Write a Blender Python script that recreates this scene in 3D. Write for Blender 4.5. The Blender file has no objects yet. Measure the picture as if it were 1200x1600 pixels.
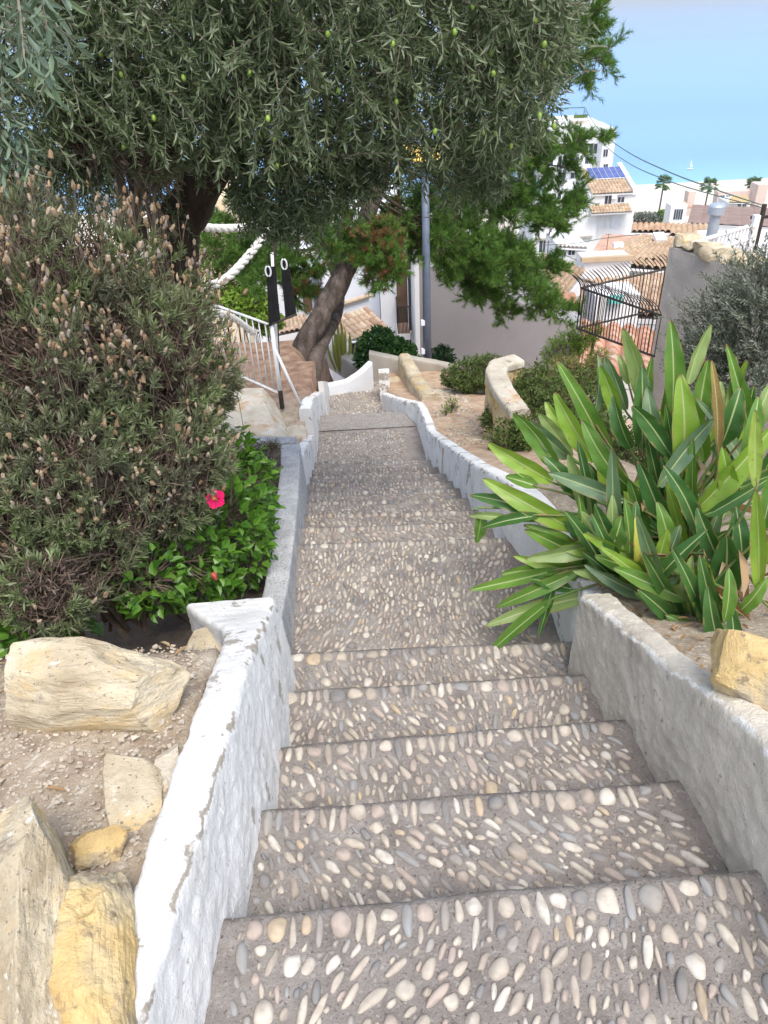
import bpy, math, random
import numpy as np
from mathutils import Vector, noise as mnoise

# ------------------------------------------------------------------ camera, sky, sun, exposure
S = bpy.context.scene
COL = S.collection
EYE = np.array([0.0, 0.0, 1.6])
PITCH, ROLL, FPX = math.radians(34), math.radians(3.0), 1164.0
FW = np.array([0, math.cos(PITCH), -math.sin(PITCH)])
U0 = np.array([0, math.sin(PITCH), math.cos(PITCH)]); R0 = np.array([1.0, 0, 0])
RT = R0*math.cos(ROLL) - U0*math.sin(ROLL)
UP = U0*math.cos(ROLL) + R0*math.sin(ROLL)
cam = bpy.data.cameras.new('camera'); camo = bpy.data.objects.new('camera', cam); COL.objects.link(camo)
from mathutils import Matrix
camo.matrix_world = Matrix(((RT[0], UP[0], -FW[0], EYE[0]), (RT[1], UP[1], -FW[1], EYE[1]), (RT[2], UP[2], -FW[2], EYE[2]), (0, 0, 0, 1)))
cam.sensor_fit = 'HORIZONTAL'; cam.sensor_width = 36; cam.lens = 36*FPX/1200
cam.clip_start = 0.05; cam.clip_end = 60000
S.camera = camo

SUN_AZ, SUN_EL = math.radians(165), math.radians(60)      # azimuth clockwise from +Y
W = bpy.data.worlds.new('World'); S.world = W; W.use_nodes = True
nt = W.node_tree; nt.nodes.clear()
sky = nt.nodes.new('ShaderNodeTexSky'); sky.sky_type = 'NISHITA'; sky.sun_disc = False
sky.sun_elevation = SUN_EL; sky.sun_rotation = SUN_AZ
sky.air_density = 1.0; sky.dust_density = 1.6; sky.ozone_density = 1.0
bg = nt.nodes.new('ShaderNodeBackground'); bg.inputs[1].default_value = 0.15
wo = nt.nodes.new('ShaderNodeOutputWorld')
hs = nt.nodes.new('ShaderNodeHueSaturation'); hs.inputs['Saturation'].default_value = .58      # thin milky haze over the whole sky
nt.links.new(sky.outputs[0], hs.inputs['Color']); nt.links.new(hs.outputs[0], bg.inputs[0]); nt.links.new(bg.outputs[0], wo.inputs[0])
sl = bpy.data.lights.new('sun', 'SUN'); sl.energy = 1.5; sl.angle = math.radians(30); sl.color = (1, .93, .82)
so = bpy.data.objects.new('sun', sl); COL.objects.link(so)
sd = Vector((math.sin(SUN_AZ)*math.cos(SUN_EL), math.cos(SUN_AZ)*math.cos(SUN_EL), math.sin(SUN_EL)))
so.rotation_euler = sd.to_track_quat('Z', 'Y').to_euler()
S.view_settings.view_transform = 'Standard'; S.view_settings.look = 'None'
S.view_settings.exposure = 1.12; S.view_settings.gamma = 1; S.view_settings.use_curve_mapping = False
S.cycles.max_bounces = 6; S.cycles.diffuse_bounces = 3; S.cycles.transparent_max_bounces = 4
S.cycles.volume_bounces = 0

# ------------------------------------------------------------------ helpers
rng = np.random.default_rng(7)
random.seed(7)

def at(px, py, Y=None, z=None, X=None):
    """point of the place seen at a pixel of the 1200 x 1600 photo, on a plane Y, z or X"""
    r = FW + RT*((px-600)/FPX) + UP*((800-py)/FPX)
    t = (Y/r[1]) if Y is not None else ((z-EYE[2])/r[2] if z is not None else X/r[0])
    return EYE + r*t

def _hash(ix, iy, iz, seed):
    h = (ix*374761393 + iy*668265263 + iz*2147483647 + seed*1274126177) & 0xffffffff
    h = ((h ^ (h >> 13))*1274126177) & 0xffffffff
    h = (h ^ (h >> 16)) & 0xffffffff
    return h/4294967295.0

def vnoise(P, scale=1.0, seed=0):
    P = np.asarray(P, float)*scale
    i = np.floor(P).astype(np.int64); f = P-i; f = f*f*(3-2*f)
    r = 0
    for dx in (0, 1):
        for dy in (0, 1):
            for dz in (0, 1):
                w = (f[:, 0] if dx else 1-f[:, 0])*(f[:, 1] if dy else 1-f[:, 1])*(f[:, 2] if dz else 1-f[:, 2])
                r = r + w*_hash(i[:, 0]+dx, i[:, 1]+dy, i[:, 2]+dz, seed)
    return r*2-1

FROT = np.array(Matrix.Rotation(.9, 3, 'X') @ Matrix.Rotation(.7, 3, 'Y') @ Matrix.Rotation(1.1, 3, 'Z'))
def fbm(P, scale=1.0, octv=4, seed=0, gain=.5):
    r = 0; a = 1; t = 0
    P = np.asarray(P, float)@FROT
    for k in range(octv):
        r = r + a*vnoise(P, scale*2.03**k, seed+k*17); t += a; a *= gain; P = P@FROT
    return r/t

def mesh_np(name, V, F, m=None, smooth=False, uv=None):
    """V (n,3); F = array (k,3|4) or list of such arrays"""
    V = np.asarray(V, np.float32)
    if not isinstance(F, (list, tuple)) or (len(F) and not isinstance(F[0], np.ndarray)): F = [np.asarray(F)]
    F = [f for f in F if len(f)]
    me = bpy.data.meshes.new(name)
    me.vertices.add(len(V)); me.vertices.foreach_set('co', V.ravel())
    tot = np.concatenate([np.full(len(f), f.shape[1], np.int32) for f in F])
    idx = np.concatenate([f.ravel() for f in F]).astype(np.int32)
    st = np.concatenate([[0], np.cumsum(tot)[:-1]]).astype(np.int32)
    me.loops.add(len(idx)); me.loops.foreach_set('vertex_index', idx)
    me.polygons.add(len(tot)); me.polygons.foreach_set('loop_start', st); me.polygons.foreach_set('loop_total', tot)
    me.polygons.foreach_set('use_smooth', np.full(len(tot), bool(smooth)))
    if uv is not None:
        l = me.uv_layers.new(name='UVMap'); l.data.foreach_set('uv', np.asarray(uv, np.float32)[idx].ravel())
    me.update(calc_edges=True); me.validate()
    if m: me.materials.append(m)
    return me

def tag(o, label=None, cat=None, group=None, kind=None):
    if label: o['label'] = label
    if cat: o['category'] = cat
    if group: o['group'] = group
    if kind: o['kind'] = kind
    return o

def root(name, loc, label, cat, group=None):
    o = bpy.data.objects.new(name, None); COL.objects.link(o); o.location = [float(v) for v in loc]
    o.empty_display_size = .1
    return tag(o, label, cat, group)

def wloc(p):
    v = np.zeros(3)
    while p is not None:
        v += np.array(p.location); p = p.parent
    return v

def put(name, V, F, m, parent=None, smooth=False, uv=None, loc=None):
    """link a mesh; V in world coordinates (moved into the parent's frame when there is one)"""
    V = np.asarray(V, float)
    o = bpy.data.objects.new(name, None)
    if parent is not None: V = V - wloc(parent)
    elif loc is not None: V = V - np.asarray(loc, float)
    me = mesh_np(name, V, F, m, smooth, uv)
    bpy.data.objects.remove(o)
    o = bpy.data.objects.new(name, me); COL.objects.link(o)
    if parent is not None: o.parent = parent
    elif loc is not None: o.location = [float(v) for v in loc]
    return o

class MB:
    """collects shapes and links them as ONE mesh object"""
    def __init__(s): s.V = []; s.Q = []; s.T = []; s.n = 0
    def add(s, V, F):
        V = np.asarray(V, float)
        if not isinstance(F, (list, tuple)) or (len(F) and not isinstance(F[0], np.ndarray)): F = [np.asarray(F)]
        for f in F:
            if len(f): (s.Q if f.shape[1] == 4 else s.T).append(f+s.n)
        s.V.append(V); s.n += len(V); return s
    def box(s, c, d, rz=0, rx=0, bev=0):
        x, y, z = [v/2 for v in d]
        P = np.array([(-x,-y,-z),(x,-y,-z),(x,y,-z),(-x,y,-z),(-x,-y,z),(x,-y,z),(x,y,z),(-x,y,z)])
        if rx: P = P@np.array([[1,0,0],[0,math.cos(rx),math.sin(rx)],[0,-math.sin(rx),math.cos(rx)]])
        if rz: P = P@np.array([[math.cos(rz),math.sin(rz),0],[-math.sin(rz),math.cos(rz),0],[0,0,1]])
        return s.add(P+np.array(c, float), np.array([(0,3,2,1),(4,5,6,7),(0,1,5,4),(1,2,6,5),(2,3,7,6),(3,0,4,7)]))
    def hexa(s, pts):
        """8 corner points: bottom 4 counter-clockwise then top 4"""
        return s.add(np.array(pts, float), np.array([(0,3,2,1),(4,5,6,7),(0,1,5,4),(1,2,6,5),(2,3,7,6),(3,0,4,7)]))
    def tube(s, pts, rad, n=8, cap=True):
        pts = np.asarray(pts, float); k = len(pts)
        rad = np.full(k, rad) if np.isscalar(rad) else np.asarray(rad, float)
        T = np.gradient(pts, axis=0); T /= (np.linalg.norm(T, axis=1)[:, None]+1e-9)
        ref = np.array([0, 0, 1.0]) if abs(T[0][2]) < .9 else np.array([1.0, 0, 0])
        A = np.cross(T, ref); A /= (np.linalg.norm(A, axis=1)[:, None]+1e-9); B = np.cross(T, A)
        a = np.linspace(0, 2*math.pi, n, endpoint=False)
        V = pts[:, None, :] + rad[:, None, None]*(np.cos(a)[None, :, None]*A[:, None, :]+np.sin(a)[None, :, None]*B[:, None, :])
        V = V.reshape(-1, 3); F = []
        for i in range(k-1):
            for j in range(n):
                F.append((i*n+j, i*n+(j+1) % n, (i+1)*n+(j+1) % n, (i+1)*n+j))
        T3 = []
        if cap:
            V = np.vstack([V, pts[0], pts[-1]]); c0 = k*n
            for j in range(n):
                T3.append((c0, (j+1) % n, j)); T3.append((c0+1, (k-1)*n+j, (k-1)*n+(j+1) % n))
        return s.add(V, [np.array(F), np.array(T3)] if T3 else np.array(F))
    def arrays(s): return np.vstack(s.V), [np.concatenate(a) for a in (s.Q, s.T) if a]
    def put(s, name, m, parent=None, smooth=False, loc=None):
        V, F = s.arrays(); return put(name, V, F, m, parent, smooth, loc=loc)

def curve(pts, n=16):
    """Catmull-Rom through points"""
    P = np.asarray(pts, float); k = len(P)
    if k < 3: return np.array([P[0]+(P[-1]-P[0])*t for t in np.linspace(0, 1, n)])
    Q = np.vstack([2*P[0]-P[1], P, 2*P[-1]-P[-2]]); out = []
    for u in np.linspace(0, k-1-1e-6, n):
        i = int(u); t = u-i; a, b, c, d = Q[i:i+4]
        out.append(.5*((2*b)+(-a+c)*t+(2*a-5*b+4*c-d)*t*t+(-a+3*b-3*c+d)*t**3))
    return np.array(out)

def unit(v):
    v = np.asarray(v, float); return v/(np.linalg.norm(v, axis=-1, keepdims=True)+1e-9)

# ------------------------------------------------------------------ materials
def newmat(name):
    m = bpy.data.materials.new(name); m.use_nodes = True; t = m.node_tree; t.nodes.clear()
    o = t.nodes.new('ShaderNodeOutputMaterial'); b = t.nodes.new('ShaderNodeBsdfPrincipled')
    t.links.new(b.outputs[0], o.inputs[0]); return m, t, b, o

def ramp(t, fac, stops, interp='LINEAR'):
    r = t.nodes.new('ShaderNodeValToRGB'); r.color_ramp.interpolation = interp
    e = r.color_ramp.elements
    while len(e) < len(stops): e.new(.5)
    for i, (p, c) in enumerate(stops):
        e[i].position = p; e[i].color = (c[0], c[1], c[2], 1) if not np.isscalar(c) else (c, c, c, 1)
    t.links.new(fac, r.inputs[0]); return r.outputs[0]

def ntex(t, scale, detail=5, rough=.6, vec=None, kind='NOISE', dist=0):
    if kind == 'NOISE':
        n = t.nodes.new('ShaderNodeTexNoise'); n.inputs['Detail'].default_value = detail; n.inputs['Roughness'].default_value = rough
        n.inputs['Distortion'].default_value = dist
    else:
        n = t.nodes.new('ShaderNodeTexVoronoi'); n.feature = 'F1' if kind == 'VOR' else kind
    n.inputs['Scale'].default_value = scale
    if vec is None:
        tc = t.nodes.new('ShaderNodeTexCoord'); vec = tc.outputs['Object']
    t.links.new(vec, n.inputs['Vector']); return n

def stretch(t, s, coord='Object'):
    tc = t.nodes.new('ShaderNodeTexCoord'); m = t.nodes.new('ShaderNodeMapping')
    m.inputs['Scale'].default_value = s; t.links.new(tc.outputs[coord], m.inputs[0]); return m.outputs[0]

def mixc(t, fac, a, b, mode='MIX'):
    m = t.nodes.new('ShaderNodeMix'); m.data_type = 'RGBA'; m.blend_type = mode
    if np.isscalar(fac): m.inputs[0].default_value = fac
    else: t.links.new(fac, m.inputs[0])
    for i, v in ((6, a), (7, b)):
        if isinstance(v, (tuple, list)): m.inputs[i].default_value = (*v[:3], 1)
        else: t.links.new(v, m.inputs[i])
    return m.outputs[2]

def bumps(t, b, lst, vec=None):
    """lst of (scale, strength, distance[, kind])"""
    prev = None
    for e in lst:
        n = ntex(t, e[0], 6, .65, vec, e[3] if len(e) > 3 else 'NOISE')
        bp = t.nodes.new('ShaderNodeBump'); bp.inputs['Strength'].default_value = e[1]; bp.inputs['Distance'].default_value = e[2]
        t.links.new(n.outputs[0], bp.inputs['Height'])
        if prev: t.links.new(prev, bp.inputs['Normal'])
        prev = bp.outputs[0]
    if prev: t.links.new(prev, b.inputs['Normal'])

def mat(name, stops, scale=4, rough=.85, bump=(), vec=None, second=None, metal=0, spec=.3, detail=6):
    """noise-mottled surface; second = (scale, lo, hi, colour): patches of another colour"""
    m, t, b, o = newmat(name)
    if len(stops) == 1: b.inputs['Base Color'].default_value = (*stops[0], 1)
    v = stretch(t, vec) if vec else None
    if len(stops) > 1:
        n = ntex(t, scale, detail, .6, v)
        k = len(stops); c = ramp(t, n.outputs[0], [(.3+.4*i/(k-1), s) for i, s in enumerate(stops)])
        if second:
            for (sc, lo, hi, col) in (second if isinstance(second, list) else [second]):
                n2 = ntex(t, sc, 6, .65, v); f = ramp(t, n2.outputs[0], [(lo, 0), (hi, 1)]); c = mixc(t, f, c, col)
        t.links.new(c, b.inputs['Base Color'])
    b.inputs['Roughness'].default_value = rough; b.inputs['Metallic'].default_value = metal
    b.inputs['Specular IOR Level'].default_value = spec
    bumps(t, b, bump, v); return m

def leafmat(name, stops, rough=.5, trans=.3, spec=.35, tcol=None, noise_=None):
    """leaf colours picked per leaf; part of the light passes through"""
    m, t, b, o = newmat(name)
    g = t.nodes.new('ShaderNodeNewGeometry')
    k = len(stops); c = ramp(t, g.outputs['Random Per Island'], [(i/(k-1), s) for i, s in enumerate(stops)])
    if noise_:
        n = ntex(t, noise_[0], 3); f = ramp(t, n.outputs[0], [(.4, 0), (.62, 1)]); c = mixc(t, f, c, noise_[1])
    t.links.new(c, b.inputs['Base Color']); b.inputs['Roughness'].default_value = rough
    b.inputs['Specular IOR Level'].default_value = spec
    tr = t.nodes.new('ShaderNodeBsdfTranslucent')
    c2 = mixc(t, 1.0, c, tcol or (1.0, 1.0, .55), 'MULTIPLY'); t.links.new(c2, tr.inputs[0])
    mx = t.nodes.new('ShaderNodeMixShader'); mx.inputs[0].default_value = trans
    t.links.new(b.outputs[0], mx.inputs[1]); t.links.new(tr.outputs[0], mx.inputs[2]); t.links.new(mx.outputs[0], o.inputs[0])
    return m

G_ = np.array
M = {}
M['mortar'] = mat('mortar', [(.21, .185, .17), (.30, .27, .25), (.38, .35, .33)], 9, .95, [(40, .6, .008), (130, 1, .007), (380, .8, .003)], second=[(2.2, .5, .72, (.20, .17, .155)), (70, .57, .66, (.42, .395, .37)), (110, .58, .66, (.12, .10, .09))])
M['white_plaster'] = mat('white_plaster', [(.68, .68, .68), (.79, .79, .79), (.83, .83, .83)], 5, .9, [(95, .8, .007), (260, .5, .003)],
                         second=[(6, .60, .62, (.42, .39, .35)), (2.6, .60, .74, (.55, .53, .48)), (38, .63, .68, (.50, .48, .45))])
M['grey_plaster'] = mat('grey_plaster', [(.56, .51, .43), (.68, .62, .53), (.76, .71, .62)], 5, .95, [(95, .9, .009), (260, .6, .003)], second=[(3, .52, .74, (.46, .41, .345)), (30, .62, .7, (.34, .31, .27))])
M['speckled_cement'] = mat('speckled_cement', [(.36, .37, .39), (.48, .49, .51), (.58, .59, .61)], 12, .95, [(120, .7, .004), (320, .6, .002)], second=[(170, .52, .60, (.15, .15, .165)), (4, .56, .7, (.55, .55, .56))])
M['render_wall'] = mat('render_wall', [(.36, .34, .33), (.42, .40, .385), (.47, .45, .43)], 2.5, .95, [(50, .5, .02), (9, .25, .03)], second=(1.2, .5, .8, (.37, .345, .33)))
M['smooth_grey_wall'] = mat('smooth_grey_wall', [(.255, .24, .25), (.285, .27, .28), (.315, .30, .31)], .8, .9, [(3, .25, .02), (60, .2, .004)], second=(.7, .5, .75, (.26, .245, .245)))
M['soil'] = mat('soil', [(.20, .145, .10), (.33, .25, .175), (.44, .35, .26)], 7, 1, [(30, .7, .02), (140, .8, .008)], second=[(45, .56, .64, (.55, .48, .39)), (1.4, .52, .66, (.23, .15, .10))])
M['dark_soil'] = mat('dark_soil', [(.035, .024, .018), (.075, .052, .038), (.13, .095, .07)], 12, 1, [(40, .8, .02), (160, .8, .008)], second=(60, .6, .66, (.2, .15, .11)))
M['red_soil'] = mat('red_soil', [(.24, .12, .07), (.36, .20, .125), (.46, .29, .19)], 5, 1, [(20, .6, .03), (90, .7, .01)], second=(30, .56, .68, (.5, .38, .27)))
M['sandstone'] = mat('sandstone', [(.33, .26, .17), (.52, .45, .33), (.66, .60, .48)], 4.5, .95, [(14, .7, .02), (60, .7, .006), (200, .5, .002)], vec=(1, 1, 2.2), second=[(3.2, .50, .66, (.56, .40, .19)), (9, .60, .68, (.30, .25, .19)), (22, .62, .7, (.72, .69, .62)), (70, .60, .66, (.20, .16, .12))])
M['yellow_stone'] = mat('yellow_stone', [(.38, .26, .11), (.60, .44, .21), (.72, .60, .38)], 5, .95, [(14, .7, .02), (70, .8, .006), (220, .5, .002)], second=[(3.4, .50, .62, (.36, .31, .235)), (26, .58, .66, (.28, .21, .13))])
M['pale_stone'] = mat('pale_stone', [(.42, .36, .28), (.55, .50, .41), (.66, .62, .55)], 3.5, .95, [(9, .8, .03), (50, .7, .008)], second=[(4, .54, .66, (.50, .34, .20)), (11, .6, .66, (.25, .21, .17))])
M['bark'] = mat('bark', [(.035, .027, .022), (.10, .078, .065), (.21, .175, .155)], 10, .95, [(9, 1, .06), (34, 1, .03), (90, .8, .01)], vec=(1, 1, .45), second=(3, .55, .7, (.20, .155, .13)))
M['dark_bark'] = mat('dark_bark', [(.025, .018, .014), (.055, .04, .03), (.09, .07, .055)], 12, .95, [(25, 1, .02)], vec=(1, 1, .3))
M['twig'] = mat('twig', [(.09, .065, .045), (.20, .155, .12)], 20, .9)
M['olive_twig'] = mat('olive_twig', [(.10, .09, .07), (.24, .22, .18)], 20, .9)
M['white_metal'] = mat('white_metal', [(.66, .67, .68), (.76, .77, .78)], 6, .45, [(40, .15, .002)], second=(12, .62, .7, (.42, .33, .27)))
M['dark_metal'] = mat('dark_metal', [(.03, .027, .026), (.075, .06, .052)], 15, .55, metal=.3)
M['lamp_paint'] = mat('lamp_paint', [(.10, .125, .18), (.14, .17, .235)], 8, .4, [(30, .1, .002)])
M['black_cloth'] = mat('black_cloth', [(.008, .008, .009), (.018, .018, .02)], 10, .85)
M['rope'] = mat('rope', [(.62, .60, .55), (.78, .77, .73)], 30, .95, [(90, .8, .01)])
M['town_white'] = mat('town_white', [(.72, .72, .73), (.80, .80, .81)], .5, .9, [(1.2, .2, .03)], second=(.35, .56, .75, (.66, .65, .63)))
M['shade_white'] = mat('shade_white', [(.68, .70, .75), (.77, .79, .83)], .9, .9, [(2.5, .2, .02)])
M['pink_wall'] = mat('pink_wall', [(.62, .48, .42), (.70, .57, .50)], .6, .9)
M['cream_wall'] = mat('cream_wall', [(.72, .55, .36), (.78, .64, .45)], .6, .9)
M['glass'] = mat('glass', [(.03, .035, .045), (.07, .08, .10)], 2, .12, spec=.6)
M['wood'] = mat('wood', [(.09, .055, .035), (.16, .10, .065)], 5, .6)
M['concrete'] = mat('concrete', [(.33, .305, .27), (.45, .42, .375)], 3, .95, [(60, .5, .005)], second=(2, .55, .7, (.38, .34, .30)))

def add_wear(m, col, amt=.57):
    """paint knocked off along the inner edge of a wall (uv.x = distance from that edge in metres)"""
    t = m.node_tree; b = [n for n in t.nodes if n.type == 'BSDF_PRINCIPLED'][0]; old = b.inputs['Base Color'].links[0].from_socket
    tc = t.nodes.new('ShaderNodeTexCoord'); sp = t.nodes.new('ShaderNodeSeparateXYZ'); t.links.new(tc.outputs['UV'], sp.inputs[0])
    n = ntex(t, 14, 6, .65); mu = t.nodes.new('ShaderNodeMath'); mu.operation = 'MULTIPLY_ADD'; t.links.new(n.outputs[0], mu.inputs[0]); mu.inputs[1].default_value = .09; mu.inputs[2].default_value = -.045
    ad = t.nodes.new('ShaderNodeMath'); ad.operation = 'ADD'; t.links.new(sp.outputs[0], ad.inputs[0]); t.links.new(mu.outputs[0], ad.inputs[1])
    ab = t.nodes.new('ShaderNodeMath'); ab.operation = 'ABSOLUTE'; t.links.new(ad.outputs[0], ab.inputs[0])
    r = t.nodes.new('ShaderNodeMapRange'); r.inputs[1].default_value = .010; r.inputs[2].default_value = .004; t.links.new(ab.outputs[0], r.inputs[0])
    n2 = ntex(t, 9, 5); f2 = ramp(t, n2.outputs[0], [(amt-.08, 0), (amt-.03, 1)]); q = t.nodes.new('ShaderNodeMath'); q.operation = 'MULTIPLY'; t.links.new(r.outputs[0], q.inputs[0]); t.links.new(f2, q.inputs[1])
    t.links.new(mixc(t, q.outputs[0], old, col), b.inputs['Base Color'])
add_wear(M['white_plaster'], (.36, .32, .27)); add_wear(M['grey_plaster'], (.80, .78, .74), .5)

def tilemat(name, cols, su=4.5, sv=2.6):
    """clay barrel tiles: each tile its own shade (uv counted in tiles)"""
    m, t, b, o = newmat(name)
    tc = t.nodes.new('ShaderNodeTexCoord')
    sp = t.nodes.new('ShaderNodeSeparateXYZ'); t.links.new(tc.outputs['UV'], sp.inputs[0]); cb = t.nodes.new('ShaderNodeCombineXYZ')
    for i in (0, 1):
        f = t.nodes.new('ShaderNodeMath'); f.operation = 'FLOOR'; t.links.new(sp.outputs[i], f.inputs[0]); t.links.new(f.outputs[0], cb.inputs[i])
    wn = t.nodes.new('ShaderNodeTexWhiteNoise'); wn.noise_dimensions = '2D'; t.links.new(cb.outputs[0], wn.inputs['Vector'])
    k = len(cols); c = ramp(t, wn.outputs['Value'], [(i/(k-1), s) for i, s in enumerate(cols)])
    n = ntex(t, 1.3, 5); c = mixc(t, ramp(t, n.outputs[0], [(.45, 0), (.7, .55)]), c, (.30, .24, .18))
    t.links.new(c, b.inputs['Base Color']); b.inputs['Roughness'].default_value = .9
    bumps(t, b, [(14, .4, .02)]); return m
M['tiles'] = tilemat('tiles', [(.50, .31, .20), (.58, .43, .31), (.38, .24, .16), (.64, .52, .39), (.46, .35, .25)])
M['tan_tiles'] = tilemat('tan_tiles', [(.48, .35, .235), (.58, .45, .32), (.40, .27, .18), (.54, .43, .29)])
M['red_tiles'] = tilemat('red_tiles', [(.55, .29, .20), (.62, .37, .26), (.48, .24, .165), (.60, .42, .31)])

M['olive_leaf'] = leafmat('olive_leaf', [(.05, .08, .035), (.085, .125, .055), (.12, .165, .075), (.18, .23, .13), (.31, .36, .25)], .5, .3, .4)
M['pine_needle'] = leafmat('pine_needle', [(.045, .105, .024), (.09, .20, .036), (.14, .28, .05), (.20, .34, .075)], .5, .35, .3)
M['dry_needle'] = leafmat('dry_needle', [(.16, .07, .03), (.26, .13, .06)], .8, .2)
M['lavender_leaf'] = leafmat('lavender_leaf', [(.12, .17, .065), (.18, .25, .10), (.26, .32, .15), (.38, .42, .28)], .7, .32, .2, noise_=(3.2, (.185, .19, .13)))
M['lavender_head'] = leafmat('lavender_head', [(.20, .135, .08), (.33, .225, .14), (.42, .33, .24), (.30, .26, .24)], .9, .15, .1)
M['hibiscus_leaf'] = leafmat('hibiscus_leaf', [(.045, .12, .018), (.09, .22, .025), (.14, .30, .035), (.10, .20, .03)], .35, .3, .5)
M['hedge_leaf'] = leafmat('hedge_leaf', [(.045, .085, .02), (.09, .15, .035), (.15, .21, .06), (.20, .24, .09)], .5, .3, .3)
M['shrub_leaf'] = leafmat('shrub_leaf', [(.015, .055, .015), (.03, .10, .025), (.055, .15, .035), (.10, .22, .05)], .4, .3, .4)
M['bright_leaf'] = leafmat('bright_leaf', [(.08, .17, .02), (.15, .27, .03), (.22, .34, .06)], .5, .35, .3)
M['silver_leaf'] = leafmat('silver_leaf', [(.08, .10, .075), (.14, .17, .13), (.22, .25, .20), (.30, .33, .28)], .6, .2, .3)
M['grey_leaf'] = leafmat('grey_leaf', [(.14, .15, .13), (.24, .26, .22), (.32, .33, .30), (.20, .16, .16)], .8, .2, .1)
M['cactus'] = leafmat('cactus', [(.22, .27, .05), (.34, .38, .09), (.42, .42, .14)], .6, .1, .2)
M['dry_leaf'] = leafmat('dry_leaf', [(.22, .13, .07), (.38, .26, .15), (.48, .38, .26)], .9, .15, .1)
# ================================================================== THE SETTING
def tab(v, xs, ys): return np.interp(v, xs, ys)
LY = [-3, .85, 2.25, 3.2, 4.3, 5.4, 6.2, 7.45, 8.9, 12]; LX = [-.36, -.36, -.437, -.46, -.53, -.60, -.64, -.64, -.63, -.6]
RY = [-3, .89, 1.24, 1.58, 1.9, 2.06, 2.2, 2.7, 3.05, 3.22, 3.9, 4.64, 5.35, 6.1, 6.5, 7.08, 7.4, 8.25, 8.9, 12]
RX = [.80, .757, .728, .698, .690, .69, .735, .735, .66, .60, .567, .528, .462, .40, .39, .34, .23, .05, .02, .1]
XL = lambda y: tab(y, LY, LX)
XR = lambda y: tab(y, RY, RX)
# edges of the steps: y at the left end, y at the right end, level of the tread that ends there
EDGE = [(.85, .90, 0), (1.212, 1.237, -.15), (1.534, 1.577, -.30), (1.905, 1.915, -.45), (2.254, 2.235, -.60), (3.221, 3.186, -.75),
        (3.59, 3.552, -.90), (3.954, 3.897, -1.05), (4.327, 4.272, -1.20), (4.689, 4.637, -1.35), (5.05, 4.992, -1.50),
        (5.418, 5.352, -1.65), (5.789, 5.716, -1.80), (6.188, 6.105, -1.95), (7.45, 7.40, -2.10), (7.80, 7.78, -2.25), (8.12, 8.12, -2.40),
        (8.93, 8.98, -2.52), (9.25, 9.6, -2.60)]

def left_z(x, y):
    a = tab(y, [-3, .9, 1.4, 1.62, 1.80, 2.2, 5.0, 5.15, 6.0, 7.2, 9.2, 10.5, 12, 16, 26], [.30, .19, .12, .06, -.36, -.62, -1.12, -1.25, -1.68, -1.78, -1.88, -2.5, -3.9, -6.5, -9.5])
    sm_ = lambda q: np.clip(q, 0, 1)**2*(3-2*np.clip(q, 0, 1))
    b = a+sm_((x+1.02)/.36)*sm_((y-8.35)/.5)*np.minimum(0, -a+tab(y, [8.8, 9.6, 10.5, 12, 16, 26], [-2.36, -2.45, -2.7, -4, -6.5, -9.5]))
    return b + .10*np.clip(-x-1.6, 0, 3)*np.clip((y-2)/3, 0, 1)
def right_z(x, y):
    a = tab(y, [-3, 1.0, 1.6, 2.0, 2.5, 3.2, 5.3, 6.3, 7.2, 8.3, 9.3, 10.5, 12, 16, 26], [.40, .17, -.06, -.26, -.38, -.50, -1.42, -1.78, -1.9, -2.25, -2.45, -2.9, -4.5, -7, -9.5])
    up = np.clip((x-1.14)/.12, 0, 1)*np.clip((y-3.4)/1.5, 0, 1)*np.clip((7.2-y)/.5, 0, 1)
    return a + up*tab(y, [3, 5, 6, 7.2], [0, .12, .22, .15]) - .12*np.clip(x-1.6, 0, 6)*np.clip((y-1.2)/2, 0, 1) - .45*np.clip(x-1.45, 0, 6)*np.clip((y-3.0)/2, 0, 1)*np.clip((14-y)/5, 0, 1)
def ground_z(x, y):
    xl, xr = XL(y), XR(y); st = -.43*(y-.2)-.45
    near = np.where(x < xl-.085, left_z(x, y), np.where(x > xr+.075, right_z(x, y), np.minimum(st, tab(y, [9, 10, 26], [9, -3.2, -9.5]))))
    far = tab(y, [0, 26, 40, 60, 85, 130, 235, 300, 330, 1200], [-2, -9.5, -14, -18.5, -25, -36, -57.4, -58, -62, -70])
    return np.where(y > 26, far, near)

gx = np.unique(np.round(np.concatenate([np.linspace(-700, -40, 14), np.linspace(-40, -8, 17), np.linspace(-8, -2.4, 30), np.arange(-2.4, 2.6, .045), np.linspace(2.6, 8, 30), np.linspace(8, 40, 17), np.linspace(40, 700, 14)]), 4))
gy = np.unique(np.round(np.concatenate([np.linspace(-60, -3, 12), np.arange(-3, 10.5, .05), np.linspace(10.5, 26, 30), np.linspace(26, 340, 50), np.linspace(340, 1200, 6)]), 4))
GX, GY = np.meshgrid(gx, gy); P = np.stack([GX.ravel(), GY.ravel(), np.zeros(GX.size)], 1)
P[:, 2] = ground_z(P[:, 0], np.maximum(P[:, 1], -3)) + .02*fbm(P, 3, 3, 3) + .008*fbm(P, 14, 2, 5)
nx, ny = len(gx), len(gy); I = np.arange(nx*ny).reshape(ny, nx)
F = np.stack([I[:-1, :-1].ravel(), I[:-1, 1:].ravel(), I[1:, 1:].ravel(), I[1:, :-1].ravel()], 1)

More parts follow.
